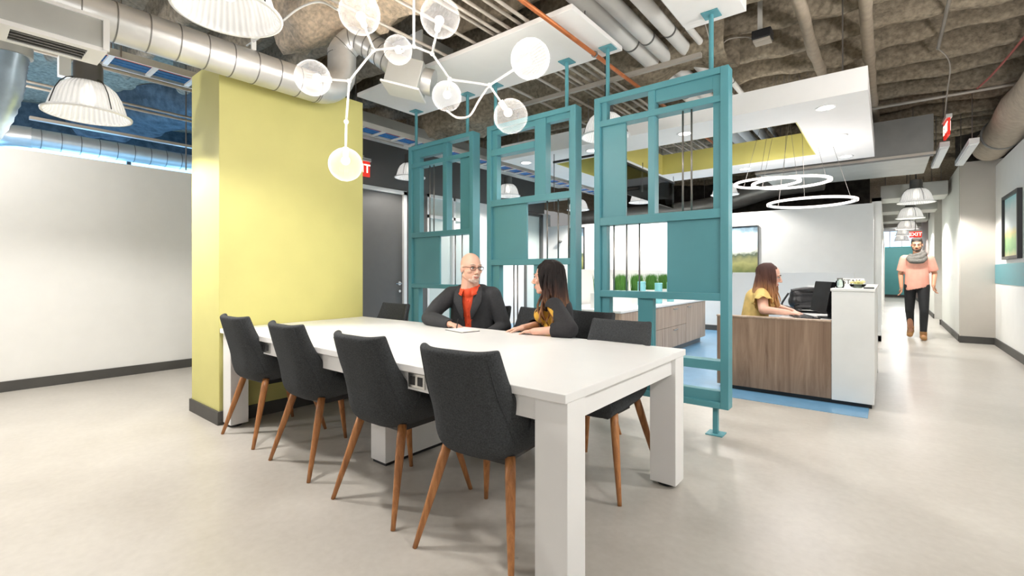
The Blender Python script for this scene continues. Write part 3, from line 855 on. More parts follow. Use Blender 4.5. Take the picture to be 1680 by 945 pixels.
# ================================================================== BUBBLE CHANDELIER
GL = [(-2.375, 1.557, 2.696, .116), (-2.05, 1.882, 2.702, .115), (-2.773, 2.135, 2.818, .102), (-2.874, 1.542, 2.448, .11), (-2.799, 1.729, 1.915, .109),
      (-2.533, 2.392, 2.5, .108), (-1.945, 2.414, 2.235, .113), (-1.635, 2.213, 2.455, .115)]
NODE = dict(n1=(-2.654, 1.846, 2.675), n2=(-2.78, 1.745, 2.469), n3=(-2.351, 2.088, 2.651), n4=(-2.333, 2.231, 2.523), n5=(-2.022, 2.288, 2.421), n6=(-2.80, 1.735, 2.2), hub=(-2.446, 2.012, 2.70))
t = thing('bubble_chandelier', 'branching chandelier of ribbed glass globes over the white table', 'chandelier', (-2.446, 2.012, 0))
part(t, 'stem', MB().cyl(NODE['hub'], (-2.446, 2.012, 3.62), .009, n=10), M['white'], smooth=True)
part(t, 'canopy', MB().lathe([(0, 3.62), (.07, 3.62), (.075, 3.6), (.02, 3.575), (0, 3.575)], (-2.446, 2.012, 0), 24), M['white'], smooth=True)
for a, b_ in (('hub', 'n1'), ('hub', 'n3'), ('n1', 'n2'), ('n2', 'n6'), ('n3', 'n4'), ('n4', 'n5')):
    part(t, 'branch', MB().cyl(NODE[a], NODE[b_], .0075, n=10), M['white'], smooth=True)
for n_ in NODE.values():
    part(t, 'joint', MB().sphere(n_, .016, 14, 8), M['white'], smooth=True)
for (x, y, z, r), a in zip(GL, ('n1', 'n3', 'hub', 'n2', 'n6', 'n4', 'n5', 'n5')):
    c = Vector((x, y, z)); n_ = Vector(NODE[a]); d = (c - n_).normalized(); e = c - d * r * .93
    br_ = part(t, 'branch', MB().cyl(n_, e, .0075, n=10), M['white'], smooth=True)
    part(br_, 'socket', MB().cyl(e - d * .012, e + d * .045, .019, n=14), M['white'], auto=True)
    part(br_, 'bulb', MB().sphere(e + d * .075, .028, 14, 10), M['bulb'], smooth=True)
    g = MB(); vs = []
    n, m = 72, 24
    Q = d.to_track_quat('Z', 'Y').to_matrix()
    rr = []
    for j in range(m + 1):
        b2 = PI * (.03 + .955 * j / m); q = r * (1 + .012 * math.sin(j * PI * 3))
        rr.append((q * math.sin(b2), -q * math.cos(b2)))
    g.lathe(rr, (0, 0, 0), 48)
    # a see-through globe that carries its own origin so its ribs run round it
    me = g.mesh('globe', M['globe'], True)
    o_ = shared('globe', me, br_)
    o_.matrix_basis = wmat(br_).inverted() @ (Matrix.Translation(c) @ Q.to_4x4())
    lamp('POINT', 'globe_lamp', tuple(wmat(t).inverted() @ (e + d * .075)), GLOBE_W, (1, .93, .86), .035, t)

# ================================================================== BELL PENDANTS
def bell_meshes():
    prof = [(.085, .245), (.125, .232), (.165, .196), (.195, .14), (.215, .076), (.228, .027), (.25, .008), (.252, 0), (.246, .001), (.224, .022), (.211, .074), (.191, .136), (.162, .19), (.122, .226), (.083, .238)]
    sh = MB().lathe(prof, n=60).mesh('glass_shade', M['shade'], True)
    hs = MB().lathe([(0, .40), (.04, .40), (.08, .393), (.086, .36), (.086, .27), (.1, .246), (.1, .23), (0, .23)], n=32).mesh('housing', M['darkmetal'], True)
    hs.set_sharp_from_angle(angle=R(35))
    bars = []
    for k_ in range(4):
        a = k_ * PI / 2 + .4; P = []
        for r_, z_ in ((.098, .255), (.135, .238), (.172, .20), (.203, .142), (.223, .076), (.237, .028)):
            P.append((r_ * math.cos(a), r_ * math.sin(a), z_))
        bars.append(MB().tube(P, .0035, 6).mesh('clamp_wire', M['dark'], True))
    rim = MB().lathe([(.243, .0), (.258, .0), (.26, .01), (.243, .012)], n=60, close=True).mesh('rim', M['white'], True)
    bulb = MB().lathe([(0, .07), (.03, .08), (.045, .115), (.045, .155), (.03, .20), (.022, .235), (0, .235)], n=20).mesh('bulb', M['bulb'], True)
    return sh, hs, bars, rim, bulb
BELL = bell_meshes()
def pendant(label, x, y, z, top, power=1.0, s=1.0):
    t = thing('bell_pendant', label, 'pendant lamp', (x, y, z), 0, 'bell-shaped glass pendants')
    t.scale = (s, s, s)
    sh, hs, bars, rim, bulb = BELL
    shared('glass_shade', sh, t); h_ = shared('housing', hs, t); shared('rim', rim, t); shared('bulb', bulb, t)
    for b_ in bars: shared('clamp_wire', b_, t)
    me = MB().cyl((0, 0, .4), (0, 0, (top - z) / s), .006, n=8).mesh('cord', M['dark'], True)
    shared('cord', me, t)
    lamp('SPOT', 'pendant_lamp', (0, 0, .06), PENDANT_W * power, (1, .96, .91), .07, t, spot=R(146)).data.spot_blend = .35
    return t
pendant('bell pendant hanging before the white left wall', -4.62, .74, 2.36, 4.06, 1.5)
pendant('bell pendant cut off by the top edge above the spiral duct', -2.70, .985, 2.56, 4.06)
pendant('bell pendant in front of the grey door', -6.30, 5.10, 2.80, 4.06, .55)
pendant('bell pendant seen through the upper middle teal screen', -6.07, 7.44, 2.765, 4.06)
pendant('bell pendant half hidden behind the left edge of the right-hand screen', -2.348, 4.526, 2.647, 4.06, .7)
pendant('small bell pendant seen through the upper right-hand screen', -4.174, 9.7, 2.72, 4.06, 1.35)
pendant('bell pendant just right of the right-hand screen, above the landscape painting', -2.46, 9.7, 2.71, 4.06, 1.35)
pendant('bell pendant over the far back corner behind the middle screen', -5.60, 9.45, 2.65, 4.06, 1.35)
pendant('nearest bell pendant in the corridor row', .395, 10.57, 2.39, 4.06, 1.5)
pendant('second bell pendant in the corridor row', .408, 13.65, 2.40, 4.06, 1.5)
pendant('third bell pendant in the corridor row', .44, 17.0, 2.40, 4.06, 1.5)
pendant('fourth bell pendant in the corridor row', .46, 20.2, 2.42, 4.06, 1.5)
pendant('fifth and farthest bell pendant, added to the corridor row to light its end', .46, 23.6, 2.42, 4.06, 1.5)  # extra pendant, added to brighten the teal end wall
# no pendants are built behind the camera; added fill lamps light that part
for i, (x, y) in enumerate(((-4.6, -1.8), (-1.9, -1.6), (.4, .4), (.4, 4.6), (.45, 7.6))):
    pass

# ================================================================== RING CHANDELIER
t = thing('ring_chandelier', 'three glowing LED rings hung on cables above the reception desk', 'chandelier', (-.9, 6.55, 2.0))
HUB = Vector((-.9, 6.5, 3.95))
for (x, y, z, r) in ((-.709, 6.607, 2.035, .445), (-.90, 6.46, 2.275, .40), (-1.19, 6.66, 2.335, .36)):
    ring = part(t, 'ring', MB().lathe([(r - .012, z - .012), (r + .014, z - .012), (r + .014, z + .016), (r - .012, z + .016)], (x, y, 0), 72, True), M['white'], auto=True)
    part(ring, 'led_strip', MB().lathe([(r + .0145, z - .010), (r + .019, z - .010), (r + .019, z + .012), (r + .0145, z + .012)], (x, y, 0), 72, True), M['led'], smooth=True)
    part(ring, 'led_strip', MB().lathe([(r - .017, z - .010), (r - .0125, z - .010), (r - .0125, z + .012), (r - .017, z + .012)], (x, y, 0), 72, True), M['led'], smooth=True)
    for k_ in range(3):
        a = k_ * 2 * PI / 3 + .5
        part(ring, 'cable', MB().cyl((x + r * math.cos(a), y + r * math.sin(a), z + .014), (HUB.x * .6 + x * .4, HUB.y * .6 + y * .4, 3.9), .0025, n=6), M['rod'])
    lamp('POINT', 'ring_lamp', tuple(wmat(t).inverted() @ Vector((x, y, z - .1))), 13, (1, .96, .95), .3, t)
part(t, 'canopy', MB().cyl((HUB.x, HUB.y, 3.88), (HUB.x, HUB.y, 3.95), .12, n=24), M['white'], auto=True)

# ================================================================== DUCTS, PIPES, TRAYS
def seams(t, path, r, step, name='seam', tilt=None):
    """standing seams round a duct"""
    P = [Vector(p) for p in path]; acc = 0
    for a, b_ in zip(P, P[1:]):
        L_ = (b_ - a).length; d = (b_ - a).normalized(); s = (step - acc) if acc else step * .5
        while s < L_:
            c = a + d * s; part(t, name, MB().cyl(c - d * .0035, c + d * .0035, r + .0035, n=28), M['seam'], auto=True); s += step
        acc = (L_ - (s - step)) if s - step <= L_ else 0
t = thing('spiral_duct', 'silver spiral duct running over the lime wall block and bending up', 'duct', (-3.88, 1.2, 2.68))
pa = [(-3.88, -3, 2.81), (-3.88, 2.12, 2.81)]
part(t, 'straight_run', MB().tube(pa, .125, 36), M['duct'], auto=True)
seams(t, [(-3.88, .15, 2.81), (-3.88, 2.12, 2.81)], .125, .17)
el = [(-3.88, 2.12 + .24 * math.sin(a), 2.81 + .24 * (1 - math.cos(a))) for a in [PI / 2 * k_ / 10 for k_ in range(11)]]
el += [(-3.88, 2.36, 3.22)]
part(t, 'lower_elbow', MB().tube(el, .123, 32), M['duct'], auto=True)
el2 = bezier([(-3.88, 2.36, 3.12), (-3.875, 2.365, 3.22), (-3.778, 2.445, 3.321), (-3.609, 2.555, 3.211), (-3.417, 2.644, 3.045)], 6)
part(t, 'upper_elbow', MB().tube(el2, .118, 32), M['duct'], auto=True)
seams(t, [Vector(p) for p in el2[1::3]], .119, .085)
Q = Matrix.Translation((-3.337, 2.67, 2.934)) @ Matrix.Rotation(R(38.7), 4, 'Z') @ Matrix.Rotation(R(14), 4, 'Y')
part(t, 'upper_plenum', MB().obox(Q, .30, .30, .25), M['ductbox'], bevel=.006)
part(t, 'upper_flange', MB().obox(Q @ Matrix.Translation((0, 0, -.125)), .34, .33, .018), M['white'])
part(t, 'end_collar', MB().cyl(Q @ Vector((.14, 0, .01)), Q @ Vector((.24, 0, .01)), .115, n=28), M['duct'], auto=True)
hb = MB(); hb.box(-3.89, -3.875, 1.58, 1.615, 2.93, 3.7)
part(t, 'hanger_strap', hb, M['white'])
part(t, 'plenum', MB().box(-3.97, -3.70, -1.2, .675, 2.56, 2.735), M['ductbox'], bevel=.005)
part(t, 'corner_angle', MB().box(-3.705, -3.69, .66, .69, 2.545, 2.74), M['white'])
part(t, 'flange', MB().box(-3.705, -3.69, -1.2, .66, 2.722, 2.742), M['white'])
part(t, 'diffuser_frame', rect_ring(MB(), (-3.975, -3.94, -3.75, -3.70), (-1.1, .28, .60, .68), {(1, 1)}, 2.535, 2.56), M['white'])
for k_ in range(4):
    part(t, 'slot_blade', MB().box(-3.935 + k_ * .047, -3.922 + k_ * .047, .28, .60, 2.54, 2.56), M['darkmetal'])
part(t, 'upper_plenum', MB().box(-4.03, -3.60, 3.06, 3.50, 3.24, 3.58), M['ductbox'], bevel=.008)
part(t, 'upper_flange', MB().box(-4.05, -3.58, 3.04, 3.06, 3.22, 3.60), M['white'], bevel=.002)
# flexible duct at the left edge
t = thing('flexible_duct', 'ribbed flexible duct hanging at the left edge under the plenum', 'duct', (-4.72, .3, 2.1))
fp = bezier([(-4.60, .34, 2.71), (-4.62, .33, 2.60), (-4.68, .31, 2.4), (-4.78, .22, 2.15), (-4.98, .02, 1.98)], 10)
rs = [.10 - .012 * k_ / len(fp) + .006 * (k_ % 2) for k_ in range(len(fp))]
part(t, 'hose', MB().tube(fp, rs, 24), mat('flex_foil', (150, 166, 178), .35, metal=.55, var=.08, scale=12), smooth=True)
part(t, 'collar', MB().cyl((-4.60, .34, 2.66), (-4.60, .34, 2.73), .115, n=24), M['ductbox'], auto=True)
# blue-lit duct above the left wall
t = thing('spiral_duct', 'blue-lit spiral duct running above the white left wall', 'duct', (-7.6, 0, 2.7))
part(t, 'straight_run', MB().tube([(-7.6, .72, 2.735), (-7.6, 4.3, 2.735)], .108, 24), M['duct'], auto=True)
part(t, 'end_elbow', MB().tube([(-7.6, .74, 2.735), (-7.62, .62, 2.735), (-7.72, .5, 2.73), (-7.9, .44, 2.72), (-8.6, .43, 2.71)], .115, 20), M['duct'], auto=True)
seams(t, [(-7.6, .72, 2.735), (-7.6, 3.2, 2.735)], .108, .17)
t = thing('strut_channel', 'long pale strut rail hung level above the white left wall', 'strut', (-6.8, 2.0, 2.75))
part(t, 'channel', MB().box(-6.82, -6.76, .64, 4.2, 2.755, 2.785), M['conduit'])
for yy in (2.0, 3.4): part(t, 'hanger_rod', MB().cyl((-6.79, yy, 2.47), (-6.79, yy, 3.98), .008, n=8), M['rod'])
for i, (x, z, y0, y1, r, lab) in enumerate(((-5.6, 3.08, -2, 4.4, .022, 'steel pipe crossing under the dark ceiling right of the left bell pendant'), (-6.4, 2.98, -2, 4.4, .014, 'thin conduit over the left wall, nearer of two'), (-6.6, 3.08, -2, 4.4, .014, 'thin conduit over the left wall, farther of two'))):
    tag(MB().cyl((x, y0, z), (x, y1, z), r, n=10).build('conduit', M['conduit'], smooth=True), lab, 'conduit')
b = MB().box(-5.63, -5.55, .7, .78, 2.9, 3.15)
tag(b.build('junction_box', M['white'], bevel=.004), 'small white junction box on the pipe behind the left bell pendant', 'junction box')
b = rough_beam(5, .8, .5, .08, 2.0, 23, 60, 14, .2); b.xf(Matrix.Translation((-8.3, 2.6, 4.0)) @ Matrix.Rotation(R(20), 4, 'Z'))
struct('ceiling_beam', b, M['spray_blue'], smooth=True)

# cable ladder tray
t = thing('cable_tray', 'ladder tray of blue cables running past the lime block to the back', 'cable tray', (-5.12, 4, 2.98))
for x in (-5.27, -4.98):
    part(t, 'side_rail', MB().box(x - .008, x + .008, .2, 10.1, 2.985, 3.045), M['rung'])
yy = .35
while yy < 10:
    part(t, 'rung', MB().box(-5.262, -4.988, yy - .018, yy + .018, 2.988, 3.006), M['rung']); yy += .30
cb = []
for k_ in range(7):
    x = -5.235 + k_ * .032
    part(t, 'cable_bundle', MB().tube([(x + .006 * math.sin(q * 1.7 + k_), .2 + q * .5, 3.018 + .004 * (k_ % 2)) for q in range(20)], .014, 8), M['bluecable'] if k_ not in (5,) else mat('red_cable', (176, 84, 66), .5), smooth=True)
for yq in (1.0, 3.2, 5.6, 8.0):
    for x in (-5.29, -4.96): part(t, 'hanger_rod', MB().cyl((x, yq, 2.99), (x, yq, 4.0), .006, n=6), M['rod'])
t = thing('rectangular_duct', 'flat grey duct above the cable tray behind the screens', 'duct', (-5.7, 4.5, 3.1))
part(t, 'run', MB().box(-5.98, -5.45, 3.0, 9.2, 3.16, 3.36), M['ductbox'], bevel=.006)
for yq in (3.6, 6.3, 8.8): part(t, 'hanger_rod', MB().cyl((-5.7, yq, 3.36), (-5.7, yq, 4.06), .006, n=6), M['rod'])

# big white ceiling pipes
PX = [(-1.955, .085, 'leftmost'), (-1.79, .07, 'second from left'), (-1.58, .062, 'third from left'), (-1.42, .03, 'rightmost')]
for x, r, w in PX:
    t = thing('ceiling_pipe', 'white jacketed pipe through the slot between the two soffits, %s of four' % w, 'pipe', (x, 6, 3.4), 0, 'white pipes under the ceiling')
    part(t, 'pipe', MB().cyl((x, .5, 3.45), (x, 11, 3.45), r, n=24), M['pipe'], smooth=True)
    for yq in (1.2, 2.4, 4.3, 5.9, 7.4):
        part(t, 'clamp', MB().cyl((x, yq - .012, 3.45), (x, yq + .012, 3.45), r + .004, n=24), M['seam'], auto=True)
t = thing('copper_pipe', 'copper sprinkler pipe running under the left soffit', 'pipe', (-1.98, 4, 3.08))
part(t, 'pipe', MB().cyl((-1.98, .4, 3.095), (-1.98, 8, 3.095), .018, n=14), M['copper'], smooth=True)
part(t, 'hanger_ring', MB().lathe([(.022, -.01), (.027, -.01), (.027, .01), (.022, .01)], (0, 0, 0), 16, True).xf(Matrix.Translation((-1.98, 3.62, 3.095)) @ Matrix.Rotation(PI / 2, 4, 'X')), M['rod'])
for yq in (3.66, 5.2): part(t, 'hanger_rod', MB().cyl((-1.98, yq, 3.11), (-1.98, yq, 3.14 if yq < 3.7 else 4.0), .004, n=6), M['rod'])
CX = [-3.17, -2.82, -2.61, -2.52, -2.43, -2.33, -2.23, -2.10]
for i, x in enumerate(CX):
    tag(MB().cyl((x, .6, 3.20 + .012 * (i % 3)), (x, 9, 3.20 + .012 * (i % 3)), .014, n=8).build('conduit', M['conduit'], smooth=True),
        'thin ceiling conduit passing over the left white soffit, %s from the left' % ('first', 'second', 'third', 'fourth', 'fifth', 'sixth', 'seventh', 'eighth')[i], 'conduit', 'conduits over the left soffit')
for i, yq in enumerate((4.35, 6.1)):
    tag(MB().box(-3.6, -1.3, yq - .02, yq + .02, 3.14, 3.18).build('strut_channel', M['conduit']), 'cross strut carrying the conduits beyond the left soffit, %s one' % ('nearer' if i == 0 else 'farther'), 'strut')

# black suspended track behind the right-hand screen
t = thing('track_rail', 'slim dark track on rods seen through the right-hand screen', 'rail', (-2.6, 6.3, 2.58))
part(t, 'rail', MB().box(-2.615, -2.585, 4.95, 7.3, 2.585, 2.61), M['dark'])
part(t, 'light_strip', MB().box(-2.61, -2.59, 4.95, 7.3, 2.611, 2.617), M['white'])
part(t, 'cross_rail', MB().box(-3.3, -2.615, 4.95, 4.975, 2.585, 2.61), M['dark'])
for (x, yq) in ((-3.29, 4.96), (-2.6, 4.96), (-2.6, 6.1), (-2.6, 7.28)):
    part(t, 'drop_rod', MB().cyl((x, yq, 2.0 if yq < 5 else 2.3), (x, yq, 2.7), .005, n=6), M['dark'])
part(t, 'glass_panel', MB().box(-2.603, -2.597, 4.98, 7.28, 2.2, 2.585), M['glass'])
t = thing('spiral_duct', 'dark-room spiral duct curving behind the right-hand screen', 'duct', (-3.0, 11.6, 2.7))
for xx in (-5.5, -3.4, -1.6): part(t, 'hanger_rod', MB().cyl((xx, 11.6, 2.9), (xx, 11.6, 4.06), .006, n=6), M['rod'])
part(t, 'run', MB().tube(bezier([(-6.8, 11.7, 2.75), (-4.0, 11.7, 2.75), (-2.8, 11.6, 2.85), (-1.9, 11.4, 3.02), (-1.0, 11.3, 3.06)], 8), .2, 24), M['duct'], auto=True)

# things over the corridor mouth
t = thing('rectangular_duct', 'wide grey duct spanning above the corridor mouth', 'duct', (-.4, 9, 2.75))
part(t, 'run', MB().box(-1.6, .46, 8.25, 9.8, 2.76, 3.25), M['ductbox'], bevel=.01)
for xx in (-1.4, .3): part(t, 'hanger_rod', MB().cyl((xx, 9, 3.25), (xx, 9, 4.06), .006, n=6), M['rod'])
part(t, 'flange', MB().box(-1.62, .48, 8.22, 8.25, 2.73, 3.28), M['seam'])
part(t, 'bottom_angle', MB().box(-1.62, .50, 8.17, 8.2, 2.745, 2.775), M['conduit'])
for i, (x, lab) in enumerate(((.60, 'left'), (.88, 'right'))):
    t = thing('strip_light', 'narrow %s-hand fluorescent strip above the corridor mouth' % lab, 'strip light', (x, 9.2, 2.85), 0, 'strip lights over the corridor mouth')
    part(t, 'body', MB().box(x - .05, x + .05, 8.4, 10.0, 2.86, 2.93), M['white'], bevel=.004)
    part(t, 'diffuser', MB().box(x - .04, x + .04, 8.45, 9.95, 2.845, 2.86), M['white'])
    for yq in (8.6, 9.8): part(t, 'hanger_rod', MB().cyl((x, yq, 2.93), (x, yq, 4.0), .005, n=6), M['rod'])
for i, (y0, z, h_) in enumerate(((12.4, 2.62, .28), (14.9, 2.6, .3), (18, 2.62, .35), (21.5, 2.7, .3))):
    t = thing('rectangular_duct', 'x', 'duct', (.4, y0 + .4, z + .1))
    part(t, 'run', MB().box(-.1, .94, y0, y0 + .8, z + .1, z + .1 + h_), M['ductbox'], bevel=.01)
    for xx in (-.02, .86): part(t, 'hanger_rod', MB().cyl((xx, y0 + .4, z + .1 + h_), (xx, y0 + .4, 4.06), .006, n=6), M['rod'])
    tag(t, 'grey duct crossing above the corridor, %s beyond the wide one' % ('first', 'second', 'third', 'fourth')[i], 'duct', 'ducts crossing the corridor')
t = thing('wrapped_duct', 'tan wrapped duct running along the top of the right wall', 'duct', (1.2, 8, 2.95))
part(t, 'run', MB().tube([(1.30 + .015 * math.sin(q * 1.3), 3 + q * .4, 3.2 + .01 * math.sin(q)) for q in range(20)], [.22 + .012 * noise.noise(Vector((q * .9, 0, 0))) for q in range(20)], 24), M['tanduct'], auto=True)
part(t, 'band', MB().cyl((1.3, 9.6, 3.2), (1.3, 9.66, 3.2), .235, n=24), M['seam'], auto=True)
tag(MB().tube([(-.2, 8.0, 3.42), (.7, 8.0, 3.42), (1.7, 8.0, 3.42), (2.3, 8.0, 3.42)], .02, 8).build('sprinkler_pipe', M['conduit'], smooth=True), 'thin pipe crossing behind the hanging exit sign to the right wall', 'pipe')
tag(MB().cyl((.42, 3.0, 3.54), (.42, 6.6, 3.54), .016, n=8).build('conduit', M['conduit'], smooth=True), 'straight pale conduit on the ribs above the right half of the room', 'conduit')
tag(MB().tube(bezier([(1.15, 3.4, 3.5), (1.12, 5.0, 3.48), (1.05, 6.6, 3.49), (.95, 7.6, 3.47), (.86, 8.0, 3.44)], 8), .012, 6).build('cable', mat('red_wire', (168, 92, 84), .6), smooth=True), 'thin red wire strung below the ribs at top right', 'cable')
tag(MB().tube(bezier([(.42, 6.6, 3.54), (.50, 6.8, 3.51), (.56, 7.2, 3.5), (.58, 7.8, 3.4), (.60, 8.4, 3.25)], 8), .007, 6).build('cable', M['conduit'], smooth=True), 'loose pale cable dropping from the ceiling conduit to the exit sign', 'cable')
tag(MB().tube(bezier([(-1.35, 4.6, 3.58), (-1.3, 4.75, 3.36), (-1.2, 4.85, 3.46), (-1.05, 4.86, 3.44), (-.98, 4.86, 3.40)], 8), .006, 6).build('cable', M['conduit'], smooth=True), 'coil of white cable under the ribs above the dropped ceiling', 'cable')
t = thing('ceiling_box', 'black and grey wireless box on a perforated strap above the dropped ceiling', 'junction box', (-.9, 4.85, 3.4))
part(t, 'box', MB().box(-.98, -.82, 4.78, 4.92, 3.36, 3.44), M['dark'], bevel=.006)
part(t, 'cover', MB().box(-.97, -.83, 4.79, 4.91, 3.335, 3.36), M['conduit'], bevel=.004)
part(t, 'strap', MB().box(-.94, -.90, 4.84, 4.85, 3.44, 3.75), M['rung'])
for i, (pts, lab) in enumerate((
        ([(-3.972, 1.584, 3.004), (-3.577, 1.619, 3.034), (-3.239, 1.634, 3.063), (-2.932, 1.623, 2.995), (-2.606, 1.564, 2.798)], 'white cable looping from the duct strap over to the chandelier'),
        ([(-2.035, 2.291, 2.417), (-2.146, 2.317, 2.354), (-2.229, 2.315, 2.272), (-2.366, 2.333, 2.293), (-2.467, 2.329, 2.361)], 'thin white cable sagging between two chandelier globes'))):
    tag(MB().tube(bezier(pts, 8), .008, 6).build('cable', M['white'], smooth=True), lab, 'cable')

# ================================================================== EXIT SIGNS
def text_mesh(s, size, ext, m, name):
    cu = bpy.data.curves.new('txt', 'FONT'); cu.body = s; cu.size = size; cu.extrude = ext; cu.align_x = 'CENTER'; cu.align_y = 'CENTER'; cu.offset = size * .012
    o_ = bpy.data.objects.new('txt', cu); COL.objects.link(o_)
    me = evaluate(o_); bpy.data.objects.remove(o_); me.name = name
    me.materials.clear(); me.materials.append(m)
    return me
def exit_sign(label, loc, rz, s, face, letters, drop=0.0):
    t = thing('exit_sign', label, 'exit sign', loc, rz)
    me = MB().box(-.15 * s, .15 * s, -.012, .012, -.095 * s, .095 * s).mesh('panel', face)
    shared('panel', me, t)
    tm = text_mesh('EXIT', .15 * s, .002, letters, 'lettering')
    shared('lettering', tm, t, (0, -.0145, 0), (PI / 2, 0, 0)); shared('lettering', tm, t, (0, .0145, 0), (PI / 2, 0, PI))
    shared('housing', MB().box(-.16 * s, .16 * s, -.03, .03, .095 * s, .135 * s).mesh('housing', M['white']), t)
    if drop: shared('drop_stem', MB().cyl((0, 0, .13 * s), (0, 0, drop), .008, n=8).mesh('drop_stem', M['rod']), t)
    return t
exit_sign('red exit sign high on the grey wall by the lime block', (-6.88, 4.50, 2.95), R(90), 1.35, M['red_exit'], M['exit_white'])
exit_sign('red exit sign hanging edge-on above the corridor mouth', (.62, 8.4, 3.09), R(93), 1.15, M['red_exit'], M['exit_white'], .9)
exit_sign('small red exit sign deep in the corridor above the walking man', (.60, 16.4, 2.21), 0, .85, M['red_exit'], M['exit_white'], 1.85)

# ================================================================== RECEPTION DESK
t = thing('reception_desk', 'wood-fronted reception desk with a raised white counter at its right end', 'desk', (-.75, 5.6, 0))
part(t, 'front_panel', MB().box(-1.385, -.395, 5.16, 5.19, .045, .745), M['deskwood'], bevel=.002)
part(t, 'side_panel', MB().box(-1.385, -1.355, 5.19, 5.62, .045, .745), M['deskwood'], bevel=.002)
part(t, 'ledge', MB().box(-1.39, -.394, 5.155, 5.24, .745, .76), M['credwood'], bevel=.002)
part(t, 'plinth', MB().box(-1.36, -.10, 5.19, 5.24, 0, .045), M['dark'])
part(t, 'worktop', MB().box(-.86, -.385, 5.24, 7.15, .72, .745), M['white'], bevel=.002)
part(t, 'counter_block', MB().box(-.392, -.082, 5.155, 5.60, .04, 1.03), M['white'], bevel=.004)
part(t, 'counter_top', MB().box(-.40, -.076, 5.145, 7.2, 1.03, 1.055), M['white'], bevel=.004)
part(t, 'return_panel', MB().box(-.11, -.082, 5.60, 7.2, .04, 1.03), M['white'], bevel=.003)
part(t, 'end_panel', MB().box(-.80, -.11, 7.17, 7.2, .04, 1.03), M['white'])
part(t, 'foot', MB().cyl((-.1, 7.1, 0), (-.1, 7.1, .045), .02), M['dark'])

# things on the desk
TOPZ = .745
t = thing('computer_monitor', 'black monitor on the reception desk facing the receptionist', 'monitor', (-.47, 5.62, TOPZ))
Q = Matrix.Translation((-.50, 5.60, .955)) @ Matrix.Rotation(R(-68), 4, 'Z') @ Matrix.Rotation(R(-9), 4, 'X')
part(t, 'housing', MB().obox(Q, .50, .03, .31), M['screen'], bevel=.006)
part(t, 'screen', MB().obox(Q @ Matrix.Translation((0, -.017, .005)), .47, .004, .275), M['screen'])
part(t, 'neck', MB().box(-.46, -.42, 5.60, 5.66, TOPZ + .012, .92), M['dark'], bevel=.004)
part(t, 'base', MB().cyl((-.45, 5.62, TOPZ), (-.45, 5.62, TOPZ + .014), .1, n=28), M['dark'], auto=True)
t = thing('keyboard', 'black keyboard under the receptionist\'s hands', 'keyboard', (-.66, 5.50, TOPZ), R(22))
QK = Matrix.Translation((-.66, 5.50, TOPZ + .011)) @ Matrix.Rotation(R(-68), 4, 'Z')
part(t, 'case', MB().obox(QK, .42, .14, .02), M['dark'], bevel=.004)
kk = MB()
for r_ in range(5):
    for c_ in range(14):
        kk.obox(QK @ Matrix.Translation((-.19 + c_ * .029, -.052 + r_ * .026, .012)), .024, .021, .007)
kb = part(t, 'keys', kk, M['leather']); kb['kind'] = 'stuff'
t = thing('computer_mouse', 'small black mouse beside the keyboard', 'mouse', (-.52, 5.33, TOPZ))
part(t, 'shell', MB().sphere((-.52, 5.33, TOPZ + .016), (.03, .05, .018)), M['dark'], smooth=True)
part(t, 'wheel', MB().cyl((-.524, 5.30, TOPZ + .031), (-.516, 5.30, TOPZ + .031), .008), M['conduit'])
t = thing('handbag', 'black leather bag standing behind the monitor', 'bag', (-.72, 6.75, TOPZ))
bg_ = MB()
bg_.cap((-.86, 6.7, TOPZ + .10), .10, (-.60, 6.85, TOPZ + .10), .10, (0, 0, 1), 1.0); bg_.cap((-.86, 6.7, TOPZ + .18), .085, (-.60, 6.85, TOPZ + .18), .085)
bg_.box(-.9, -.56, 6.70, 6.85, TOPZ + .002, TOPZ + .05)
o_ = remesh(bg_, 'body', M['leather'], t, .012, 4, M4=wmat(t).inverted())
part(t, 'flap', MB().tube(bezier([(-.92, 6.66, TOPZ + .22), (-.74, 6.68, TOPZ + .25), (-.55, 6.80, TOPZ + .22)], 8), .03, 10), M['leather'], smooth=True)
part(t, 'strap', MB().tube(bezier([(-.95, 6.68, TOPZ + .20), (-1.02, 6.66, TOPZ + .06), (-.95, 6.62, TOPZ + .03), (-.80, 6.60, TOPZ + .012)], 8), .012, 8), M['leather'], smooth=True)
t = thing('document_tray', 'black letter tray under the bag end of the worktop', 'tray', (-.62, 6.3, TOPZ))
for zz in (.0, .06): part(t, 'shelf', MB().box(-.82, -.52, 6.15, 6.45, TOPZ + zz, TOPZ + zz + .008), M['dark'])
for xx in (-.82, -.53): part(t, 'side', MB().box(xx, xx + .01, 6.15, 6.45, TOPZ, TOPZ + .09), M['dark'])
CT = 1.055
t = thing('counter_sign', 'little white plaque with grey letters on the raised counter', 'sign', (-.30, 5.75, CT))
part(t, 'plaque', MB().box(-.375, -.17, 5.74, 5.76, CT, CT + .085), M['paper'], bevel=.002)
tm = text_mesh('STAY', .062, .001, M['darkmetal'], 'lettering')
shared('lettering', tm, t, (.027, -.0112, .05), (PI / 2, 0, 0))
t = thing('flower_bowl', 'low glass bowl of cream flowers on the raised counter', 'flowers', (-.21, 5.42, CT))
part(t, 'bowl', MB().lathe([(.03, CT), (.055, CT + .012), (.066, CT + .035), (.063, CT + .035), (.052, CT + .014), (.0, CT + .006)], (-.21, 5.42, 0), 28), M['glass'], smooth=True)
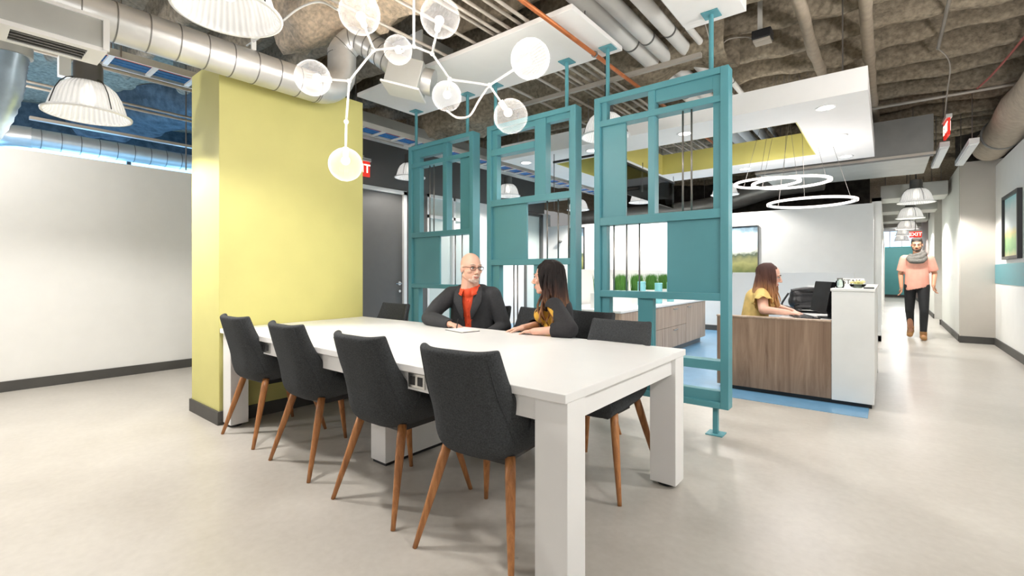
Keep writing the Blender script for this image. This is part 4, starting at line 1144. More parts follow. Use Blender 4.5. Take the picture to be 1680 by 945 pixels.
for i in range(7):
    a = i * 2.4; r_ = .018 * math.sqrt(i) + .004
    fb_ = MB(); c = (-.21 + r_ * math.cos(a), 5.42 + r_ * math.sin(a), CT + .042 + .008 * (i % 3))
    for k_ in range(6):
        b2 = k_ * PI / 3; fb_.sphere((c[0] + .011 * math.cos(b2), c[1] + .011 * math.sin(b2), c[2]), (.011, .011, .008), 8, 6)
    fb_.sphere((c[0], c[1], c[2] + .006), .008, 8, 6)
    part(t, 'blossom', fb_, M['flower'], smooth=True)
t = thing('jar', 'small clear jar at the left end of the raised counter', 'jar', (-.345, 5.40, CT))
part(t, 'glass', MB().lathe([(0, CT), (.03, CT), (.036, CT + .02), (.034, CT + .06), (.022, CT + .072), (.022, CT + .08)], (-.345, 5.40, 0), 24), M['glass'], smooth=True)
part(t, 'lid', MB().cyl((-.345, 5.40, CT + .08), (-.345, 5.40, CT + .092), .024, n=20), M['rod'], auto=True)
t = thing('card_holder', 'black card tray at the right end of the raised counter', 'tray', (-.115, 5.26, CT))
part(t, 'tray', MB().box(-.16, -.085, 5.22, 5.30, CT, CT + .012), M['dark'], bevel=.002)
part(t, 'cards', MB().box(-.152, -.092, 5.23, 5.29, CT + .012, CT + .02), M['paper'])
# office chair
t = thing('office_chair', 'black office chair the receptionist sits on, caster showing under the desk', 'chair', (-1.12, 5.66, 0))
cx_, cy_ = -1.12, 5.66
part(t, 'gas_lift', MB().cyl((cx_, cy_, .1), (cx_, cy_, .42), .025, n=14), M['dark'], smooth=True)
part(t, 'seat', MB().cap((cx_ - .1, cy_, .45), .045, (cx_ + .12, cy_, .45), .045, (0, 1, 0), 4.6), M['fabric'], smooth=True)
for k_ in range(5):
    a = k_ * 2 * PI / 5 + 3.5
    p = (cx_ + .27 * math.cos(a), cy_ + .27 * math.sin(a))
    l_ = part(t, 'base_arm', MB().cyl((cx_, cy_, .11), (p[0], p[1], .075), .022, .014), M['dark'], smooth=True)
    part(l_, 'caster', MB().cyl((p[0] - .02, p[1], .03), (p[0] + .02, p[1], .03), .03, n=18), M['dark'], auto=True)
part(t, 'backrest', MB().cap((cx_ - .27, cy_ - .13, .62), .04, (cx_ - .27, cy_ - .13, .80), .04, (.46, -.89, 0), 4.4), M['fabric'], smooth=True)

# ================================================================== CREDENZA, PLANTERS
t = thing('credenza', 'long pale wood credenza with drawers and a white top behind the screens', 'cabinet', (-2.85, 6.75, 0))
CX0, CX1, CY0, CY1, CZ = -3.35, -2.45, 5.10, 8.42, .745
part(t, 'carcass', MB().box(CX0, CX1 - .02, CY0 + .02, CY1 - .01, .10, CZ - .03), M['credwood'])
part(t, 'plinth', MB().box(CX0 + .05, CX1 - .07, CY0 + .07, CY1 - .06, 0, .10), M['darkmetal'])
part(t, 'worktop', MB().box(CX0 - .02, CX1 + .015, CY0 - .015, CY1 + .01, CZ - .03, CZ), M['white'], bevel=.004)
for i in range(2):
    part(t, 'end_panel', MB().box(CX0 + .003 + i * .45, CX0 + .444 + i * .45, CY0, CY0 + .02, .10, CZ - .034), M['credwood'], bevel=.0015)
yy = CY0 + .44
part(t, 'filler_panel', MB().box(CX1 - .02, CX1, CY0 + .02, CY0 + .437, .10, CZ - .034), M['credwood'])
for i, (y0, y1, n_) in enumerate(((5.54, 6.42, 2), (6.423, 7.42, 2), (7.423, 8.41, 1))):
    hh = (CZ - .034 - .10) / n_
    for k_ in range(n_):
        z0 = .10 + k_ * hh
        d = part(t, 'drawer' if n_ > 1 else 'door', MB().box(CX1 - .02, CX1, y0 + .002, y1 - .002, z0 + .002, z0 + hh - .002), M['credwood'], bevel=.0015)
        ym = (y0 + y1) / 2 if n_ > 1 else y0 + .12
        part(d, 'handle', MB().box(CX1, CX1 + .022, ym - .08, ym + .08, z0 + hh - .055, z0 + hh - .042), M['chrome'], bevel=.003)
# low white partition behind the planters
lw_ = MB().box(-3.52, -3.42, 5.10, 9.2, 0, 1.245)
tag(lw_.build('partition', M['wall'], bevel=.003), 'low white partition standing behind the row of grass planters', 'partition')
lw2 = MB().box(-2.20, -.40, 9.2, 9.32, 0, 1.20)
tag(lw2.build('partition', M['wall'], bevel=.003), 'low white partition behind the receptionist, under the landscape painting', 'partition')

def planter_mesh():
    rnd = random.Random(5); g = MB()
    for k_ in range(420):
        x = rnd.uniform(-.065, .065); y = rnd.uniform(-.075, .075); h_ = rnd.uniform(.23, .29)
        lx, ly = rnd.gauss(0, .018), rnd.gauss(0, .018); a = rnd.uniform(0, PI); w = .0042
        dx, dy = math.cos(a) * w, math.sin(a) * w
        g.add([(x - dx, y - dy, .16), (x + dx, y + dy, .16), (x + lx * .4 + dx, y + ly * .4 + dy, .16 + h_ * .6), (x + lx, y + ly, .16 + h_), (x + lx * .4 - dx, y + ly * .4 - dy, .16 + h_ * .6)], [(0, 1, 2, 4), (4, 2, 3)])
    gm = g.mesh('grass', M['grass'])
    p = MB(); p.box(-.10, .10, -.11, .11, 0, .19)
    pm = p.mesh('planter_box', M['white'])
    return gm, pm
GM, PM = planter_mesh()
for i, yq in enumerate((5.36, 5.92, 6.45, 6.98, 7.50)):
    t = thing('grass_planter', 'white box of upright grass on the credenza, %s of five from the front' % ('first', 'second', 'third', 'fourth', 'fifth')[i], 'planter', (-2.83, yq, CZ), 0, 'grass planters on the credenza')
    g_ = shared('grass', GM, t); g_['kind'] = 'stuff'
    shared('planter_box', PM, t)
for i, (x, yq, h_) in enumerate(((-2.64, 6.16, .32), (-2.62, 6.72, .29), (-2.64, 7.26, .29))):
    t = thing('canister', 'turquoise canister on the credenza between the planters, %s of three from the front' % ('first', 'second', 'third')[i], 'canister', (x, yq, CZ), 0, 'turquoise canisters on the credenza')
    shared('body', MB().lathe([(0, 0), (.05, 0), (.054, .01), (.054, h_ - .02), (.05, h_ - .01), (0, h_ - .01)], n=28).mesh('body', M['canister'], True), t)
    shared('lid', MB().lathe([(.055, h_ - .012), (.056, h_ + .006), (.05, h_ + .012), (0, h_ + .012)], n=28).mesh('lid', M['canister'], True), t)

# ================================================================== PICTURES
def picture(label, c, rz, w, h_, m, frame, fw=.03, dep=.04):
    t = thing('framed_picture', label, 'painting', c, rz)
    shared('canvas', MB().box(-w / 2 + fw * .5, w / 2 - fw * .5, -.02, -.004, -h_ / 2 + fw * .5, h_ / 2 - fw * .5).mesh('canvas', m), t)
    for n_, bx in (('frame_side', (-w / 2, -w / 2 + fw, -h_ / 2, h_ / 2)), ('frame_side', (w / 2 - fw, w / 2, -h_ / 2, h_ / 2)), ('frame_rail', (-w / 2 + fw, w / 2 - fw, -h_ / 2, -h_ / 2 + fw)), ('frame_rail', (-w / 2 + fw, w / 2 - fw, h_ / 2 - fw, h_ / 2))):
        shared(n_, MB().box(bx[0], bx[1], -dep, 0, bx[2], bx[3]).mesh(n_, frame), t)
    return t
picture('large landscape painting on the white wall behind the receptionist', (-2.33, 10.195, 1.65), 0, .74, .96, M['art1'], M['darkmetal'], .012)
picture('dark-framed meadow picture on the right wall above the teal band', (1.408, 9.62, 1.86), R(-90), 1.09, .94, M['art2'], M['dark'], .045, .05)
picture('tall green and dark picture at the back left corner, mostly hidden by the middle screen', (-6.06, 10.195, 1.75), 0, .42, 1.15, M['art1'], M['dark'], .02)
t = thing('security_camera', 'tiny grey wall camera on the white wall beyond the middle screen', 'camera', (-6.53, 10.2, 2.0))
part(t, 'bracket', MB().cyl((-6.53, 10.2, 2.0), (-6.53, 10.12, 2.0), .014), M['darkmetal'], smooth=True)
part(t, 'housing', MB().sphere((-6.53, 10.1, 1.985), (.055, .05, .04)), M['darkmetal'], smooth=True)
t = thing('wall_switch', 'white light switch on the corridor wall near the taupe corner', 'switch', (.986, 12.4, 1.1))
part(t, 'plate', MB().box(.982, .99, 12.36, 12.44, 1.04, 1.16), M['white'], bevel=.002)
part(t, 'rocker', MB().box(.978, .983, 12.385, 12.415, 1.07, 1.13), M['paper'])

# ================================================================== NOTEBOOK AND PEN
t = thing('notebook', 'thin notebook with dark cover lying under the man\'s hand', 'notebook', (-2.50, 2.52, TZ), R(-12))
shared('cover', MB().box(-.115, .115, -.08, .08, 0, .004).mesh('cover', M['dark']), t)
shared('pages', MB().box(-.11, .112, -.076, .078, .004, .010).mesh('pages', M['paper']), t)

# ================================================================== PEOPLE
def frame(loc, fwd):
    f = Vector((fwd[0], fwd[1], 0)).normalized()
    return Matrix.Translation(loc) @ Matrix(((f.y, f.x, 0, 0), (-f.x, f.y, 0, 0), (0, 0, 1, 0), (0, 0, 0, 1)))

def head_mass(mb, s=1.0, jaw=1.0, neck=.054, beard=False):
    """head in its own frame: x right, y forward, origin mid-height"""
    e = lambda c, r: mb.sphere([v * s for v in c], tuple(v * s for v in r), 24, 16)
    cp = lambda a, r, b, q, **k: mb.cap([v * s for v in a], r * s, [v * s for v in b], q * s, **k)
    e((0, -.012, .032), (.074, .094, .086)); e((0, .018, -.035), (.060 * jaw, .068, .078))
    e((0, .060, -.094), (.026 * jaw, .022, .02))
    for q in (-1, 1):
        cp((q * .050 * jaw, -.005, -.055), .02, (q * .012, .058, -.094), .019)
        e((q * .040, .060, -.020), (.022, .02, .02)); e((q * .0765, -.010, -.006), (.009, .018, .03))
        e((q * .011, .098, -.034), (.010, .010, .008))
    cp((0, .088, .010), .009, (0, .109, -.028), .0125)
    cp((-.036, .077, .024), .012, (.036, .077, .024), .012)
    cp((-.017, .084, -.060), .0085, (.017, .084, -.060), .0085); cp((-.014, .082, -.072), .008, (.014, .082, -.072), .008)
    cp((0, -.018, -.06), neck, (0, -.04, -.19), neck * 1.05)
    return mb

def face_parts(root, HM, s, brow_m, lip_m, smile=False):
    """eyes, brows and mouth in the head frame HM (local to the person)"""
    def hp(name, mb, m, par=root):
        mb.v = [HM @ (p * s) for p in mb.v]; return mb.build(name, m, par, smooth=True)
    for q in (-1, 1):
        ey = hp('eye', MB().sphere((q * .030, .0775, .004), (.0125, .010, .0085), 16, 10), M['eye'])
        hp('iris', MB().sphere((q * .030, .0850, .004), (.0055, .0035, .0055), 12, 8), M['iris'], ey)
        hp('eyelid', MB().tube([(q * .030 - .014, .0805, .006), (q * .030 - .006, .0880, .0125), (q * .030 + .006, .0880, .0125), (q * .030 + .014, .0805, .006)], .0022, 6), M['brow'])
        hp('eyebrow', MB().tube([(q * .012, .0905, .026), (q * .030, .0905, .033), (q * .049, .0800, .028)], [.003, .004, .002], 6), brow_m)
    k = .004 if smile else 0
    hp('lips', MB().tube([(-.024, .0835, -.060 + k), (-.012, .0915, -.0655), (0, .0935, -.067), (.012, .0915, -.0655), (.024, .0835, -.060 + k)], [.002, .0045, .005, .0045, .002], 8), lip_m)
    if smile: hp('teeth', MB().tube([(-.018, .0870, -.0615), (0, .0940, -.0645), (.018, .0870, -.0615)], [.0016, .0036, .0016], 8), M['teeth'])

def hand(mb, wrist, f, up, thumb, curl=.25, spread=1.0, s=1.0):
    """palm, four fingers and a thumb; thumb = +1 / -1 side along f x up"""
    w = Vector(wrist); f = Vector(f).normalized(); up = Vector(up); up = (up - f * up.dot(f)).normalized(); lat = f.cross(up) * thumb
    mb.cap(w - f * .01 * s, .021 * s, w + f * .03 * s, .019 * s, lat, 1.35, 12)
    mb.cap(w + f * .025 * s, .0145 * s, w + f * .078 * s, .0125 * s, lat, 2.7, 14)
    for i, L_ in enumerate((.072, .080, .074, .058)):
        b_ = w + f * (.084 - .004 * abs(i - 1)) * s + lat * (.0305 - .0203 * i) * s
        d = (f + lat * (.10 - .07 * i) * spread).normalized(); p = b_ - d * .012 * s; a = .0
        for k_, (fr, r0, r1) in enumerate(((.46, .0088, .0082), (.30, .0082, .0076), (.24, .0076, .0066))):
            a += curl * (1 + .25 * k_ + .12 * i)
            dd = (d * math.cos(a) - up * math.sin(a)); q = p + dd * (L_ * fr + (.012 if k_ == 0 else 0)) * s
            mb.cap(p, r0 * s, q, r1 * s, n=10); p = q
    p = w + f * .022 * s + lat * .022 * s - up * .004 * s
    d = (f * .72 + lat * .68 - up * .18).normalized(); q = p + d * .044 * s; mb.cap(p, .0135 * s, q, .0105 * s, n=10)
    d = (f * .95 + lat * .25 - up * .2).normalized(); mb.cap(q, .0102 * s, q + d * .032 * s, .0082 * s, n=10)

def limb(mb, *pts):
    for (a, r0), (b, r1) in zip(pts, pts[1:]): mb.cap(a, r0, b, r1)

def locks(HM, n, th0, th1, length, rx, ry, wave, seed, drop=0.0, out=.0, r0=.014, z0=.06):
    """wavy strands hanging from the crown; angle 0 is the back of the head"""
    rnd = random.Random(seed); mb = MB()
    for k in range(n):
        th = R(th0 + (th1 - th0) * (k + rnd.uniform(.1, .9)) / n); L_ = length * rnd.uniform(.78, 1.06); ph = rnd.uniform(0, 6.28); P = []; rs = []
        sx, cy = math.sin(th), -math.cos(th); m = 15
        for j in range(m):
            u = j / (m - 1)
            if u < .28:
                q = u / .28; a = q * PI / 2; x = rx * math.sin(a) * sx; y = -.012 + ry * math.sin(a) * cy; z = z0 + (.118 - z0 + .012) * math.cos(a)
            else:
                q = (u - .28) / .72
                wv = wave * math.sin(q * 7.5 + ph) * (.25 + q)
                x = (rx + out * q + wv) * sx; y = -.012 + (ry + out * q * .6 + wv) * cy + drop * q; z = z0 - L_ * q
                y += .5 * wv
            P.append(Vector((x, y, z))); rs.append(r0 * (1 - .72 * max(0, (u - .3) / .7) ** 1.5) * (.55 if u < .03 else 1))
        mb.tube(P, rs, 7)
    return mb

# ---------------------------------------------------------------- bald man at the table
def seated_man():
    base = Vector((-2.83, 2.97, 0)); FM = frame(base, (.45, -.89)); I = FM.inverted(); w = lambda *p: I @ Vector(p)
    t = thing('person', 'smiling bald man in glasses, charcoal blazer and orange-red shirt at the table', 'person', base)
    T = wmat(t).inverted() @ FM                                   # local frame -> coordinates of the thing
    hc = w(-2.775, 2.905, 1.236); HF = frame(Vector((-2.775, 2.905, 1.236)), (.95, -.32)); HM = T @ I @ HF @ Matrix.Rotation(R(-3), 4, 'X'); S = 1.1
    shR, shL = Vector((.195, 0, 1.005)), Vector((-.195, 0, 1.005))
    elR = w(-2.985, 2.615, .818); wrR = w(-2.715, 2.585, .792); elL = Vector((-.29, .0, .735)); wrL = Vector((-.16, .26, .66))
    b = MB(); head_mass(b, S, 1.08, .06); b.v = [I @ (HF @ Matrix.Rotation(R(-3), 4, 'X') @ p) for p in b.v]
    b.cap((0, -.01, .98), .098, (0, -.03, .60), .105, (1, 0, 0), 1.5); b.cap((-.15, 0, 1.0), .05, (.15, 0, 1.0), .05)
    b.cap((0, .0, 1.0), .062, hc + Vector((0, -.03, -.1)), .058)
    limb(b, (shR, .05), (elR, .04), (wrR, .029)); limb(b, (shL, .05), (elL, .04), (wrL, .029))
    hand(b, wrR + (wrR - elR).normalized() * .012 + Vector((0, 0, -.002)), w(-2.60, 2.59, .785) - w(-2.715, 2.585, .792), (0, 0, 1), -1, .34)
    hand(b, wrL, (.9, .3, -.1), (0, 0, 1), 1, .3)
    for q in (-1, 1):
        limb(b, (Vector((q * .10, -.05, .55)), .085), (Vector((q * .13, .36, .53)), .06), (Vector((q * .13, .38, .09)), .04))
        b.cap((q * .13, .36, .05), .04, (q * .14, .54, .035), .03, (1, 0, 0), 1.3)
    remesh(b, 'body', M['skin_pink'], t, .0052, 3, M4=T)
    face_parts(t, HM, S, M['brow_grey'], M['lips'], True)
    # short white beard hugging chin and jaw
    bd = MB()
    for q in (-1, 1):
        bd.cap((q * .034, .052, -.088), .013, (0, .070, -.097), .019)
        bd.cap((q * .024, .078, -.062), .0075, (q * .018, .080, -.085), .010); bd.cap((q * .019, .0855, -.0535), .006, (0, .0925, -.0505), .007)
    remesh(bd.xf(Matrix.Scale(S, 4)), 'beard', M['beard'], t, .0035, 3, M4=HM)
    gl = MB(); HMs = HM @ Matrix.Scale(S, 4)
    for q in (-1, 1):
        gl.tube([(q * .034 + .024 * math.cos(a) * (1.0), .0990 - .006 * abs(math.cos(a) * 1 if q * math.cos(a) > 0 else 0), .002 + .0155 * math.sin(a)) for a in [2 * PI * k / 20 for k in range(21)]], .0019, 6)
        gl.tube([(q * .058, .094, .010), (q * .072, .06, .012), (q * .079, -.01, .008), (q * .078, -.03, -.008)], .0022, 6)
    gl.tube([(-.011, .103, .006), (0, .106, .009), (.011, .103, .006)], .002, 6)
    gl.v = [HMs @ p for p in gl.v]; gl.build('glasses', mat('tortoise_frame', (92, 58, 44), .3), t, smooth=True)
    # shirt
    s_ = MB(); s_.cap((0, .004, .965), .108, (0, -.02, .60), .118, (1, 0, 0), 1.5); s_.cap((-.14, -.005, 1.0), .06, (.14, -.005, 1.0), .06)
    nb = I @ (HF @ Vector((0, -.035, -.16)))
    s_.cap((0, -.01, .98), .076, nb - Vector((0, 0, .045)), .068)
    sh = remesh(s_, 'shirt', M['shirt'], t, .008, 4, M4=T)
    # turned-down collar standing round the neck, open at the throat
    nc = (Vector((0, 0, 1.03)) + nb) * .5; vs = []; fs = []; n = 26
    for j, (dz, dr) in enumerate(((-.012, .010), (.034, .0), (.040, .006), (.006, .026), (-.014, .040))):
        for i in range(n + 1):
            a = R(112) + R(316) * i / n; c_, s_n = math.cos(a), math.sin(a); fr = max(0, s_n) ** 3
            rr = .067 + dr + (.014 * fr if j > 2 else 0)
            vs.append(T @ Vector((nc.x + rr * c_, nc.y + rr * s_n + .012 * fr, nc.z + .006 + dz - .034 * max(0, s_n) - (.016 * fr if j == 4 else 0))))
    for j in range(4):
        for i in range(n): fs.append((j * (n + 1) + i, j * (n + 1) + i + 1, (j + 1) * (n + 1) + i + 1, (j + 1) * (n + 1) + i))
    cl = MB().add(vs, fs).build('collar', M['shirt'], sh, smooth=True)
    sd = cl.modifiers.new('t', 'SOLIDIFY'); sd.thickness = .005; sd.offset = 0
    for k in range(4):
        MB().sphere(T @ Vector((0, .118 - .002 * k, .96 - k * .065)), .0055, 10, 6).build('button', M['shirt'], sh, smooth=True)
    # blazer: torso and sleeves, opened at the front
    j = MB(); j.cap((0, -.006, .965), .122, (0, -.03, .58), .136, (1, 0, 0), 1.52)
    j.cap((-.165, -.01, 1.005), .072, (.165, -.01, 1.005), .072); j.cap((-.09, -.02, 1.04), .056, (.09, -.02, 1.04), .056)
    limb(j, (shR + Vector((-.01, 0, -.005)), .076), (shR.lerp(elR, .5) + Vector((.012, 0, 0)), .067), (elR, .059), (elR.lerp(wrR, .55), .053), (wrR - (wrR - elR).normalized() * .012, .042))
    limb(j, (shL + Vector((.01, 0, -.005)), .076), (elL, .06), (wrL, .043))
    def cut(p):
        if p.y > .03 and p.z > .55 and p.z < 1.2 and abs(p.x) < .03 + .045 * max(0, min(1, (p.z - .78) / .24)): return True
        if (p - (nb + Vector((0, .02, .045)))).length < .088: return True
        # open cuffs
        ax = (wrR - elR).normalized()
        if (p - wrR).dot(ax) > .012 and (p - wrR).length < .09: return True
        return False
    jk = remesh(j, 'blazer', M['jacket'], t, .0085, 4, cut, .008, T)
    for q in (-1, 1):
        lp = [(q * .040, .142, .80), (q * .058, .147, .87), (q * .085, .136, .95), (q * .085, .105, 1.03), (q * .07, .05, 1.075)]
        wd_ = (.006, .028, .040, .034, .026); vs = []; fs = []
        for p, wq in zip(lp, wd_):
            p = Vector(p); vs += [p - Vector((q * wq, -.004, 0)), p + Vector((q * wq, -.006, .006)), p + Vector((q * wq, -.018, .006)), p - Vector((q * wq, .010, 0))]
        for i in range(len(lp) - 1):
            for c in range(4): fs.append((i * 4 + c, i * 4 + (c + 1) % 4, i * 4 + 4 + (c + 1) % 4, i * 4 + 4 + c))
        fs += [(3, 2, 1, 0), (16, 17, 18, 19)]
        MB().add([T @ v for v in vs], fs).build('lapel', M['jacket'], jk, bevel=.002, smooth=True)
    tr = MB()
    for q in (-1, 1):
        limb(tr, (Vector((q * .10, -.05, .55)), .1), (Vector((q * .13, .36, .53)), .075), (Vector((q * .13, .38, .12)), .055))
    tr.cap((-.08, -.06, .57), .115, (.08, -.06, .57), .115)
    remesh(tr, 'trousers', M['navy'], t, .012, 4, M4=T)
    for q in (-1, 1):
        MB().cap(T @ Vector((q * .13, .35, .052)), .05, T @ Vector((q * .14, .55, .038)), .037).build('shoe', M['leather'], t, smooth=True)
seated_man()

# ---------------------------------------------------------------- dark-haired woman at the table
def seated_woman():
    base = Vector((-1.945, 2.95, 0)); FM = frame(base, (-.86, -.50)); I = FM.inverted(); w = lambda *p: I @ Vector(p)
    t = thing('person', 'woman with long dark hair and black blazer turned toward the bald man', 'person', base)
    T = wmat(t).inverted() @ FM; S = 1.03
    hw = Vector((-1.985, 2.90, 1.155)); HF = frame(hw, (-.93, -.30)); HM = T @ I @ HF
    shR, shL = Vector((.16, 0, .955)), Vector((-.16, 0, .955))
    elL = w(-1.665, 2.70, .815); wrL = w(-1.93, 2.655, .787); elR = Vector((.24, .10, .79)); wrR = w(-2.10, 2.74, .79)
    b = MB(); head_mass(b, S, .92, .044); b.v = [I @ (HF @ p) for p in b.v]
    b.cap((0, -.01, .93), .085, (0, -.03, .60), .095, (1, 0, 0), 1.45); b.cap((-.12, 0, .95), .042, (.12, 0, .95), .042)
    nb = I @ (HF @ Vector((0, -.04, -.17))); b.cap((0, 0, .95), .05, nb, .046)
    limb(b, (shR, .042), (elR, .035), (wrR, .024)); limb(b, (shL, .042), (elL, .035), (wrL, .025))
    hand(b, wrL, w(-2.05, 2.655, .775) - w(-1.93, 2.655, .787), (0, 0, 1), 1, .16, s=.92)
    hand(b, wrR, w(-2.2, 2.70, .775) - w(-2.10, 2.74, .79), (0, 0, 1), -1, .2, s=.92)
    for q in (-1, 1):
        limb(b, (Vector((q * .09, -.05, .54)), .085), (Vector((q * .10, .36, .52)), .055), (Vector((q * .10, .36, .09)), .036))
        b.cap((q * .10, .34, .05), .036, (q * .10, .50, .035), .026, (1, 0, 0), 1.3)
    remesh(b, 'body', M['skin_pink'], t, .0052, 3, M4=T)
    face_parts(t, HM, S, M['brow'], M['lips'], True)
    tp = MB(); tp.cap((0, .005, .91), .094, (0, -.02, .62), .105, (1, 0, 0), 1.42)
    for q in (-1, 1): tp.sphere((q * .065, .095, .885), (.064, .062, .064))
    tp.cap((-.115, .0, .94), .052, (.115, .0, .94), .052); tp.cap((0, 0, .94), .06, nb - (nb - Vector((0, 0, .94))) * .55, .055)
    for a_, e_ in ((shL, elL), (shR, elR)): tp.cap(a_, .052, a_.lerp(e_, .35), .050)
    remesh(tp, 'mustard_top', M['mustard'], t, .008, 4, M4=T)
    j = MB(); j.cap((0, -.015, .92), .112, (0, -.035, .60), .122, (1, 0, 0), 1.46); j.cap((-.135, -.005, .955), .06, (.135, -.005, .955), .06)
    for q in (-1, 1): j.sphere((q * .080, .084, .885), (.066, .062, .068))
    ax = (wrL - elL).normalized()
    limb(j, (shL, .064), (shL.lerp(elL, .5), .06), (elL, .056), (elL.lerp(wrL, .42), .05))
    limb(j, (shR, .062), (elR, .055), (elR.lerp(wrR, .6), .047))
    def cut(p):
        if p.y > .045 and p.z > .5 and abs(p.x + .0) < .066 + .03 * max(0, min(1, (p.z - .8) / .15)): return True
        if (p - (nb + Vector((0, .02, .01)))).length < .085: return True
        q = (p - elL)
        if q.dot(ax) > .125 and (p - wrL).length < .2: return True
        return False
    remesh(j, 'blazer', M['blazer'], t, .008, 4, cut, .008, T)
    tr = MB()
    for q in (-1, 1): limb(tr, (Vector((q * .09, -.05, .55)), .1), (Vector((q * .10, .36, .52)), .07), (Vector((q * .10, .36, .12)), .05))
    tr.cap((-.07, -.06, .57), .11, (.07, -.06, .57), .11)
    remesh(tr, 'trousers', M['trousers'], t, .012, 4, M4=T)
    for q in (-1, 1):
        MB().cap(T @ Vector((q * .10, .33, .045)), .043, T @ Vector((q * .10, .50, .032)), .031).build('shoe', M['leather'], t, smooth=True)
    # hair: one mass with loose strands, kept in a head-centred object
    h = MB(); h.sphere((0, -.02, .04), (.090, .106, .094)); h.cap((0, -.055, 0), .084, (0, -.085, -.20), .082, (1, 0, 0), 1.25); h.cap((0, -.085, -.20), .082, (.01, -.10, -.34), .05, (1, 0, 0), 1.7)
    for q in (-1, 1): h.cap((q * .068, -.015, .02), .032, (q * .085, -.03, -.20), .032)
    HS = HM @ Matrix.Scale(S, 4)
    ho = thing('hair_root', None, None)
    hm = remesh(h, 'hair', M['hair_dark'], t, .0075, 3, lambda p: p.y > .052 and p.z < .075 and abs(p.x) < .07)
    bpy.data.objects.remove(ho)
    hm.matrix_basis = HS
    lk = locks(HM, 50, -108, 108, .38, .094, .106, .030, 3, -.015, .02, .0150)
    lo = lk.build('hair_strands', M['hair_dark'], t, smooth=True); lo.matrix_basis = HS
seated_woman()

